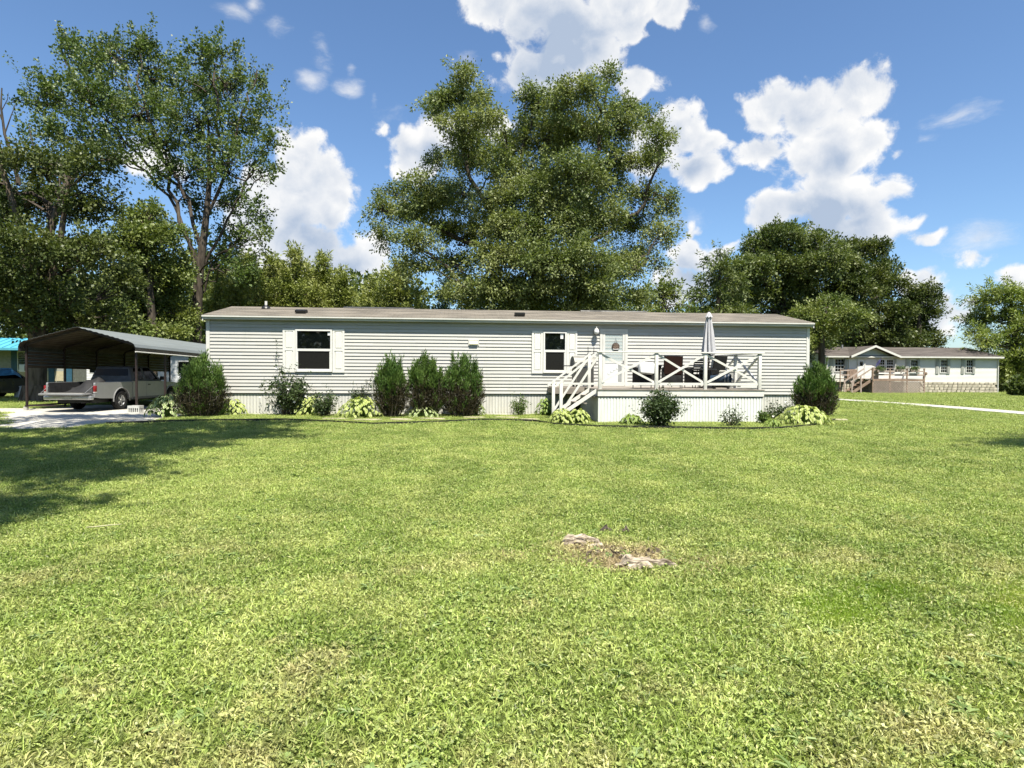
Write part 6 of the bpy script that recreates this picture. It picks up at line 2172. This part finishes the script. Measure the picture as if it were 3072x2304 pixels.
# ------------------------------------------------------------------ neighbours on the left
M['nbsiding'] = pmat('white_neighbour_siding', (.74, .76, .77), .55, .3, var=.05, nscale=1)
M['tan'] = pmat('tan_panel', (.50, .44, .30), .6, .3, var=.08)
M['teal'] = pmat('turquoise_metal', (.10, .42, .56), .45, .4, var=.12, nscale=1.5)
M['tealdark'] = pmat('dark_blue_trim', (.03, .10, .16), .5, .4)
Yn = 46
a = at(180, 1100, Yn); b_ = at(640, 1100, Yn)
nb = thing('white_trailer', 'white sided trailer home seen behind the carport', 'mobile home', (a.x, Yn, float(gz(a.x, Yn))), R(4))
wN = b_.x - a.x
m_ = MB()
z = .5
prof = []
nl = 20
hN = 2.3
MB().box(0, wN, .03, 3.6, .45, .5 + hN).build('wall', M['nbsiding'], nb)
sdb = MB()
for k in range(nl):
    sdb.sweep([(-.02, 0 + .5 + k * hN / nl), (.0, .5 + (k + 1) * hN / nl), (.028, .5 + (k + 1) * hN / nl), (.028, .5 + k * hN / nl)], 0.001, wN - .001)
tag(sdb.build('siding_courses', M['nbsiding'], nb), kind='stuff')
MB().sweep([(-.25, .5 + hN), (-.25, .58 + hN), (1.8, 1.15 + hN), (3.9, .58 + hN), (3.9, .5 + hN)], -.2, wN + .2).build('roof', M['roof'], nb)
MB().box(.02, wN - .02, .0, .02, 0, .45).build('skirting', M['skirting'], nb)
for fx in (.18, .45, .74):
    w_ = MB().box(wN * fx, wN * fx + .9, -.03, .02, 1.3, 2.3).build('window', M['frame'], nb)
    MB().box(wN * fx + .07, wN * fx + .83, -.036, -.028, 1.37, 2.23).build('pane', M['glass'], w_)
Yn = 36
a = at(-330, 1100, Yn); b_ = at(178, 1100, Yn)
tbld = thing('tan_trailer', 'tan trailer home with turquoise awning and blue trim at the left edge', 'mobile home', (a.x, Yn, 0), R(6))
wN = b_.x - a.x
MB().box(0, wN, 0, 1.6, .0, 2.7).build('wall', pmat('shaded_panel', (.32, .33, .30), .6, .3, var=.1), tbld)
npn = 24
for k in range(npn):
    x0 = k * wN / npn
    MB().box(x0 + .015, x0 + wN / npn - .015, -.03, -.001, .70, 1.28).build('wall_panel', M['tan'], tbld)
for k in (0, 6, 11, 16, 21, 23.4):
    x0 = k * wN / npn
    MB().box(x0, x0 + .32, -.06, -.031, .0, 2.55).build('trim_post', M['tealdark'], tbld)
for x0 in (wN * .70,):
    w_ = MB().box(x0, x0 + 1.25, -.05, -.002, 1.30, 2.45).build('window', M['frame'], tbld)
    MB().box(x0 + .06, x0 + 1.19, -.056, -.051, 1.36, 2.39).build('pane', M['glass'], w_)
    bl = MB()
    for k in range(9):
        bl.box(x0 + .08, x0 + 1.17, -.060, -.057, 1.40 + k * .11, 1.45 + k * .11)
    bl.build('blind', pmat('grey_blind', (.22, .27, .25), .6, .2), w_)
# turquoise standing seam awning
aw = MB()
xe = at(84, 1020, Yn - 1.6).x - a.x
nr = 22
for k in range(nr):
    x0, x1 = -.3 + (xe + .3) * k / nr, -.3 + (xe + .3) * (k + 1) / nr
    aw.add([(x0, -1.6, 2.62), (x1, -1.6, 2.62), (x1, .4, 3.25), (x0, .4, 3.25), (x0, -1.6, 2.58), (x1, -1.6, 2.58), (x1, .4, 3.21), (x0, .4, 3.21)], [(0, 1, 2, 3), (7, 6, 5, 4), (0, 4, 5, 1), (3, 2, 6, 7)])
    aw.bar((x0, -1.6, 2.63), (x0, .4, 3.26), .03, .05)
aw.bar((-.3, -1.62, 2.54), (xe, -1.62, 2.54), .05, .12)
aw.build('awning', M['teal'], tbld)
ac0 = at(27, 1098, Yn - .4).x - a.x
acu = MB().bbox(ac0, ac0 + .80, -.45, -.002, 1.24, 1.68, .015).build('air_conditioner', M['paper'], tbld)
MB().box(ac0 + .30, ac0 + .74, -.462, -.452, 1.30, 1.62).build('ac_grille', M['black'], acu)
MB().box(0, wN, .1, 1.8, 2.7, 2.9).build('roof', M['tealdark'], tbld)

# dark car with a blue tarp tied over its hood
cy = 29.5
cpos = at(8, 1200, cy)
car = thing('parked_car', 'dark car half covered by a blue tarp at the left edge', 'car', (cpos.x - .9, cy, 0), R(78))
prof = [(-2.2, .35), (-2.25, .62), (-2.1, .80), (-1.2, .92), (-.5, 1.38), (.75, 1.40), (1.45, .95), (2.15, .88), (2.2, .40), (1.75, .30)] + [(1.35 + .34 * math.cos(q), .30 + .34 * math.sin(q)) for q in np.linspace(.1, PI - .1, 9)] + [(.8, .26), (-.9, .26)] + [(-1.35 + .34 * math.cos(q), .30 + .34 * math.sin(q)) for q in np.linspace(.1, PI - .1, 9)] + [(-1.8, .30)]
M['darkcar'] = pmat('dark_car_paint', (.018, .018, .020), .3, .5, var=.1, coat=.4)
MB().prism(prof, -.82, .82, 'y').build('body', M['darkcar'], car)
for s in (-1, 1):
    MB().prism([(-1.05, .94), (-.46, 1.32), (.70, 1.33), (1.28, .97)], s * .822, s * .81, 'y').build('side_window', M['carglass'], car)
    for xx in (1.35, -1.35):
        w_ = MB().lathe([(.0, .09), (.20, .09), (.31, .08), (.32, 0), (.31, -.08), (.20, -.09), (0, -.09)], 22, (xx, s * .74, .32), 'y').build('wheel', M['tyre'], car)
        MB().lathe([(0, s * .098), (.14, s * .096), (.18, s * .092)], 16, (xx, s * .74, .32), 'y').build('rim', M['alloy'], w_)
    MB().bbox(-2.27, -2.20, s * .62 - .16, s * .62 + .16, .60, .74, .015).build('headlight', M['whitelens'], car)
M['bluetarp'] = pmat('blue_tarp', (.05, .22, .42), .5, .35, var=.15, bump=.5, bscale=8)
vs, fs = [], []
n = 16
for j in range(n + 1):
    for i in range(n + 1):
        u, v = i / n, j / n * 2 - 1
        x = -1.55 + u * 2.6
        zb = np.interp(x, [-2.1, -1.2, -.5, .75, 1.45], [.82, .94, 1.40, 1.42, .97])
        e = abs(v)
        y = v * .98
        z = zb + .03 - max(0, e - .8) * 1.6 + .02 * math.sin(9 * u + 7 * v)
        vs.append((x, y, z))
fs = [(j * (n + 1) + i, j * (n + 1) + i + 1, (j + 1) * (n + 1) + i + 1, (j + 1) * (n + 1) + i) for j in range(n) for i in range(n)]
o = MB().add(vs, fs, True).build('blue_tarp', M['bluetarp'], None, (cpos.x - .9, cy, 0), (0, 0, R(78)))
tag(o, 'blue tarp draped over the dark car at the left edge', 'tarp')
p = at(62, 1185, 30.5)
tag(MB().bbox(-.22, .22, -.15, .15, 0, .52, .03).bbox(-.24, .24, -.17, .17, .525, .58, .02).build('bright_patch_box', M['paper'], None, (p.x, 30.5, 0)), 'white box added for a bright patch by the big forked trunk', 'cooler')  # added box, stands in for a bright patch low beside the trunk

# ------------------------------------------------------------------ neighbour house on the right
Y2 = 54.0
q0, q1 = at(2476, 1100, Y2), at(2992, 1100, Y2)
GZ2 = -.25
W2 = q1.x - q0.x
h2 = thing('neighbour_house', 'cream house with dark brown roof, stone base and wooden deck on the right', 'house', (q0.x, Y2, GZ2))
C6 = lambda x, y: (2400 + .3038 * x, 940 + .3038 * y)


def n2(px, py, dy=0.0):
    p = at(px, py, Y2 + dy)
    return p.x - q0.x, p.z - GZ2


M['cream2'] = pmat('cream_siding', (.74, .735, .69), .55, .3, var=.04, nscale=1)
M['roof2'] = shingle_mat('brown_shingles', (.098, .086, .078), (.066, .057, .052), .2, .5)
M['shut2'] = pmat('grey_shutter', (.44, .45, .41), .6, .3)
M['stone'] = pmat('pale_stone', (.50, .46, .36), .9, .2, nscale=2.5, col2=(.32, .29, .23), bump=.6, bscale=12)
M['mortar'] = pmat('mortar', (.30, .28, .23), .95, .1)
M['cedar'] = pmat('weathered_cedar', (.34, .25, .19), .85, .15, nscale=3, col2=(.20, .145, .11))
M['cedarlight'] = pmat('grey_pink_wood', (.46, .38, .33), .85, .15, nscale=3, col2=(.32, .26, .22))
zsid = n2(*C6(1500, 680))[1]
zev = n2(*C6(1500, 428))[1]
ZR2, D2 = zev + .95, 8.0
MB().box(0, W2, .03, D2, .0, zev).build('wall', M['cream2'], h2)
m_ = MB()
nl = 20
for k in range(nl):
    za, zb2 = zsid + k * (zev - .03 - zsid) / nl, zsid + (k + 1) * (zev - .03 - zsid) / nl
    m_.sweep([(-.022, za), (-.002, zb2), (.028, zb2), (.028, za)], .06, W2 - .06)
tag(m_.build('siding_courses', M['cream2'], h2), kind='stuff')
for x in (0, W2):
    MB().box(x - .06, x + .06, -.03, .028, zsid, zev - .03).build('corner_post', M['trim'], h2)
MB().sweep([(-.40, zev), (D2 / 2, ZR2), (D2 + .4, zev), (D2 + .4, zev - .08), (D2 / 2, ZR2 - .08), (-.40, zev - .08)], -.25, W2 + .25).build('roof', M['roof2'], h2)
MB().prism([(.03, zev - .02), (D2, zev - .02), (D2 / 2, ZR2 - .09)], .01, .05, 'x').prism([(.03, zev - .02), (D2, zev - .02), (D2 / 2, ZR2 - .09)], W2 - .05, W2 - .01, 'x').build('gable_end', M['cream2'], h2)
MB().box(-.25, W2 + .25, -.44, -.405, zev - .13, zev - .01).build('gutter', M['trim'], h2)
MB().box(-.25, W2 + .25, -.404, .028, zev - .10, zev - .085).build('soffit', M['soffit'], h2)
MB().tube([(W2 + .02, -.42, zev - .1), (W2 + .02, -.08, zev - .3), (W2 + .02, -.08, .02), (W2 + .02, -.2, .0)], .045, 8).build('downspout', M['trim'], h2)
MB().tube([(.1, -.42, zev - .1), (.1, -.08, zev - .3), (.1, -.08, .02)], .04, 8).build('downspout', M['trim'], h2)
# rough stones of the base
MB().box(.0, W2, .0, .028, -.3, zsid - .005).build('base_wall', M['mortar'], h2)
rs = random.Random(5)
stones = []
for v in range(4):
    m_ = MB().bbox(-.18, .18, -.05, .05, -.10, .10, .03)
    me = m_.mesh('stone', M['stone'])
    for vv_ in me.vertices:
        vv_.co.x += rs.uniform(-.02, .02); vv_.co.z += rs.uniform(-.015, .015); vv_.co.y += rs.uniform(-.02, .01)
    stones.append(me)
rows_ = 4
hrow = (zsid + .02) / rows_
for rw in range(rows_):
    x = rs.uniform(0, .2)
    while x < W2 - .25:
        w = rs.uniform(.28, .52)
        zc = (rw + .5) * hrow
        dec0, dec1 = 3.9, 8.0
        if not (dec0 < x < dec1):
            link('stone', stones[rs.randrange(4)], h2, (x + w / 2, -.01, zc), None, (w / .38, 1, hrow / .215))
        x += w
# windows
def win2(x0, x1, y0, y1, s0=None, s1=None, dy=0.0, shut=(None, None)):
    u0, zt = n2(*C6(x0, y0), dy); u1, zb = n2(*C6(x1, y1), dy)
    f = MB().box(u0, u1, dy - .05, dy + .0, zt - .07, zt).box(u0, u1, dy - .05, dy, zb, zb + .07).box(u0, u0 + .07, dy - .05, dy, zb + .07, zt - .07).box(u1 - .07, u1, dy - .05, dy, zb + .07, zt - .07)
    f.box(u0 + .07, u1 - .07, dy - .045, dy, (zt + zb) / 2 - .035, (zt + zb) / 2 + .035)
    w_ = f.build('window', M['frame'], h2)
    for a_, b2 in ((zb + .07, (zt + zb) / 2 - .035), ((zt + zb) / 2 + .035, zt - .07)):
        MB().box(u0 + .07, u1 - .07, dy - .028, dy - .024, a_, b2).build('pane', M['glass'], w_)
        mu = MB()
        for k in (1, 2):
            xx = u0 + .07 + (u1 - u0 - .14) * k / 3
            mu.box(xx - .01, xx + .01, dy - .034, dy - .0285, a_, b2)
        mu.box(u0 + .07, u1 - .07, dy - .0338, dy - .0287, (a_ + b2) / 2 - .01, (a_ + b2) / 2 + .01)
        mu.build('muntin', M['frame'], w_)
    for s in shut:
        if s:
            a_, b2 = n2(*C6(s[0], 0), dy)[0], n2(*C6(s[1], 0), dy)[0]
            sh = MB().box(a_, b2, dy - .05, dy - .001, zb - .05, zt + .03)
            sh = sh.build('shutter', M['shut2'], h2)
            lv = MB()
            k = 0
            zz = zb + .02
            while zz < zt - .05:
                lv.box(a_ + .05, b2 - .05, dy - .062, dy - .051, zz, zz + .05)
                zz += .09
            lv.build('louvre', M['shut2'], sh)
    return w_


win2(338, 436, 445, 582, shut=((300, 334), (439, 470)), dy=-.022)
win2(1086, 1158, 455, 590, shut=((1050, 1083), (1161, 1191)), dy=-.022)
win2(1383, 1453, 455, 592, shut=((1350, 1380), (1456, 1490)), dy=-.022)
win2(1634, 1705, 455, 592, shut=((1602, 1631), (1708, 1739)), dy=-.022)
# projecting entrance gable
gx0, gz0 = n2(*C6(520, 408), -.75)
gx1, _ = n2(*C6(985, 418), -.75)
gp = n2(*C6(748, 318), -.75)
gzz = zev - .02
MB().prism([(gx0 - .1, gzz), (gp[0], gp[1]), (gx1 + .1, gzz), (gx1 + .1, gzz - .12), (gp[0], gp[1] - .12), (gx0 - .1, gzz - .12)], -.75, D2 / 2, 'y').build('gable_roof', M['roof2'], h2)
MB().prism([(gx0 - .12, gzz + .03), (gp[0], gp[1] + .03), (gx1 + .12, gzz + .03), (gx1 + .12, gzz - .15), (gp[0], gp[1] - .15), (gx0 - .12, gzz - .15)], -.80, -.752, 'y').build('gable_trim', M['trim'], h2)
MB().prism([(gx0 + .02, gzz - .1), (gp[0], gp[1] - .1), (gx1 - .02, gzz - .1), (gx1 - .02, zsid), (gx0 + .02, zsid)], -.10, .02, 'y').build('gable_wall', M['cream2'], h2)
m_ = MB()
for k in range(30):
    za = zsid + .1 * k * 1.17
    if za > gp[1] - .3:
        break
    zb2 = za + .117
    half0 = 1.0 if za < gzz - .1 else max(.02, (gp[1] - .12 - zb2) / (gp[1] - gzz))
    xa, xb2 = gp[0] - (gp[0] - gx0 - .02) * half0, gp[0] + (gx1 - .02 - gp[0]) * half0
    m_.sweep([(-.122, za), (-.102, zb2), (-.098, zb2), (-.098, za)], xa, xb2)
tag(m_.build('gable_siding', M['cream2'], h2), kind='stuff')
u0, zt = n2(*C6(566, 447), -.12); u1, _ = n2(*C6(644, 447), -.12)
zb = zsid + .12
d_ = MB().box(u0, u0 + .1, -.18, -.12, zb, zt).box(u1 - .1, u1, -.18, -.12, zb, zt).box(u0 + .1, u1 - .1, -.18, -.12, zt - .1, zt).build('door', M['trim'], h2)
MB().box(u0 + .1, u1 - .1, -.15, -.125, zb, zt - .1).build('door_leaf', M['doorwhite'], d_)
MB().box(u0 + .2, u1 - .2, -.156, -.151, zb + 1.25, zt - .25).build('pane', M['glass'], d_)
win2(764, 838, 452, 572, dy=-.122)
win2(848, 922, 452, 572, dy=-.122, shut=(None, (930, 958)))
# flag by the door
fx, fz = n2(*C6(836, 455), -1.2)
fl = thing('flag', 'small blue flag on a slanted pole by the neighbour house window', 'flag', (q0.x + fx, Y2 - .14, GZ2 + fz))
MB().tube([(.05, 0, -.45), (-.05, -.8, .15)], .014, 6).build('pole', M['trim'], fl)
vs = []
for j in range(7):
    for i in range(5):
        vs.append((-.05 - i * .08 - j * .05, -.78 + .05 * math.sin(i * 1.4 + j), .12 - j * .10 - i * .05))
MB().add(vs, [(j * 5 + i, j * 5 + i + 1, (j + 1) * 5 + i + 1, (j + 1) * 5 + i) for j in range(6) for i in range(4)], True).build('cloth', pmat('blue_cloth', (.07, .07, .17), .8, .2), fl)
MB().tube([(-.5, 3.2, 0), (-.5, 3.2, .3)], .001, 4) if False else None
vp = n2(*C6(410, 325), 3.5)
MB().tube([(vp[0], 3.4, ZR2 - .4), (vp[0], 3.4, ZR2 + .18)], .09, 10).build('roof_vent', M['alloy'], h2)

# its wooden deck
dX0, dzt = n2(*C6(722, 548), -2.6)
dX1, dzf = n2(*C6(1228, 650), -2.6)
dk2 = thing('wooden_deck', 'weathered wooden deck with lattice skirt before the neighbour house', 'deck', (q0.x + dX0, Y2 - 2.6, GZ2))
w2 = dX1 - dX0
zf = dzf
MB().box(-.05, w2 + .05, -.04, 2.45, zf - .03, zf).build('deck_floor', M['cedar'], dk2)
MB().box(-.03, w2 + .03, -.035, .0, zf - .2, zf - .032).build('rim_board', M['cedar'], dk2)
for x in (0, w2 / 3, 2 * w2 / 3, w2):
    MB().box(x - .05, x + .05, -.02, .07, .0, zf - .2).build('post', M['cedar'], dk2)
    MB().box(x - .05, x + .05, .0, .08, zf, dzt + .03).build('post', M['cedar'], dk2)
for z in (zf + .28, zf + .58):
    MB().box(.05, w2 - .05, .015, .055, z, z + .13).build('rail', M['cedarlight'], dk2)
MB().box(-.06, w2 + .06, -.02, .10, dzt + .03, dzt + .07).build('top_rail', M['cedarlight'], dk2)
for x in (w2,):
    for z in (zf + .28, zf + .58):
        MB().box(x - .02, x + .02, .08, 2.4, z, z + .12).build('rail', M['cedar'], dk2)
    MB().box(x - .05, x + .05, .1, 2.4, dzt + .03, dzt + .065).build('top_rail', M['cedarlight'], dk2)
lt = MB()
hh = zf - .22
n = int((w2 + hh) / .22)
for k in range(n):
    x = -hh + k * .22
    a0 = max(0, -x); a1 = min(hh, w2 - x)
    if a1 > a0 + .03:
        lt.bar((x + a0, -.012, a0), (x + a1, -.012, a1), .05, .008, (0, 1, 0))
        lt.bar((w2 - x - a0, -.022, a0), (w2 - x - a1, -.022, a1), .05, .008, (0, 1, 0))
tag(lt.build('lattice', M['cedarlight'], dk2), kind='stuff')
MB().box(-.02, w2 + .02, -.03, -.005, 0, .05).build('lattice_rail', M['cedarlight'], dk2)
# side lattice in shadow at the stair side
lt = MB()
for k in range(int((2.4 + hh) / .15)):
    x = -hh + k * .15
    a0 = max(0, -x); a1 = min(hh, 2.4 - x)
    if a1 > a0 + .03:
        lt.bar((-.012, x + a0, a0), (-.012, x + a1, a1), .035, .008, (1, 0, 0))
tag(lt.build('lattice', M['cedarlight'], dk2), kind='stuff')
# stairs on the left
sx0 = -2.0
for i in range(5):
    z = zf - (i + 1) * zf / 6
    MB().box(-.1 - (i + 1) * .27, -.1 - i * .27, .2, 1.3, z - .04, z).build('stair_tread', M['cedar'], dk2)
for y in (.18, 1.32):
    MB().bar((-.02, y, zf - .12), (-1.6, y, .05), .05, .22).build('stringer', M['cedar'], dk2)
    for x, zz in ((-.9, zf * .45), (-1.65, 0)):
        MB().box(x - .05, x + .05, y - .05, y + .05, 0 if x < -1 else 0, zz + (.95 if x > -1 else .95)).build('newel_post', M['cedarlight'], dk2)
    MB().bar((-.0, y, zf + .85), (-1.75, y, .92), .06, .11).build('handrail', M['cedarlight'], dk2)
MB().box(-.9, -.06, 2.30, 2.36, zf, zf + .8).build('privacy_board', M['cedar'], dk2)
MB().box(-1.9, -1.0, 1.6, 2.4, zf - .05, zf).box(-1.9, -1.84, 1.6, 1.66, 0, zf + .8).box(-1.06, -1.0, 1.6, 1.66, 0, zf + .8).build('landing', M['cedar'], dk2)
for z in (zf + .25, zf + .65):
    MB().box(-1.84, -1.06, 1.61, 1.65, z, z + .1).build('rail', M['cedarlight'], dk2)
MB().box(.05, .62, .25, .3, zf, zf + .95).build('panel', M['cedarlight'], dk2)
# flower boxes on its railing
M['boxflower'] = leafmat('box_flowers', (.05, .09, .03), (.12, .16, .05), None, .2, clump=0)
r = np.random.default_rng(17)
for i, (fx, lab) in enumerate(((.14, 'planter of dark leaves at the stair end of the neighbour deck'), (.52, 'planter with tall twiggy plant in the middle of the neighbour deck rail'), (.80, 'low planter toward the right end of the neighbour deck rail'))):
    x = w2 * fx
    pl = thing('planter_box', lab, 'planter', (q0.x + dX0 + x, Y2 - 2.62, GZ2 + zf + .60), 0, 'planters on the neighbour deck railing')
    MB().prism([(-.32, .0), (-.36, .20), (.36, .20), (.32, .0)], -.14, .06, 'y').build('box', M['cedarlight'], pl)
    n = 26
    C = np.stack([r.uniform(-.3, .3, n), r.uniform(-.1, .04, n), np.full(n, .18)], 1)
    D = unit(r.standard_normal((n, 3)) * .5 + np.array([0, 0, 1.0]))
    link('plants', quads_mesh('plants', sprays(C, D, .22 + .16 * (i == 1), 14, .05, .10, .06, r, .3), M['boxflower']), pl)
# hanging lamp of the house wall and shrubs at its right
sx, sz = n2(*C6(1247, 596), -.2)
MB().lathe([(0, -.14), (.10, -.10), (.13, .0), (.10, .10), (0, .14)], 12, (sx, -.13, sz)).build('hose_reel', M['cedar'], h2)
for lab, px0, px1, pt, pb, sd_ in (('dark bush beside the right corner of the neighbour house', 2992, 3035, 1128, 1178, 31), ('dark bush at the right edge beyond the neighbour house', 3034, 3100, 1136, 1190, 32)):
    shrub(lab, px0, px1, pt, pb, M['leaf_right'], sd_, 40, 40, .22, .14, 1.4, 0, (), 'dark_bush', 'bushes beside the neighbour house')
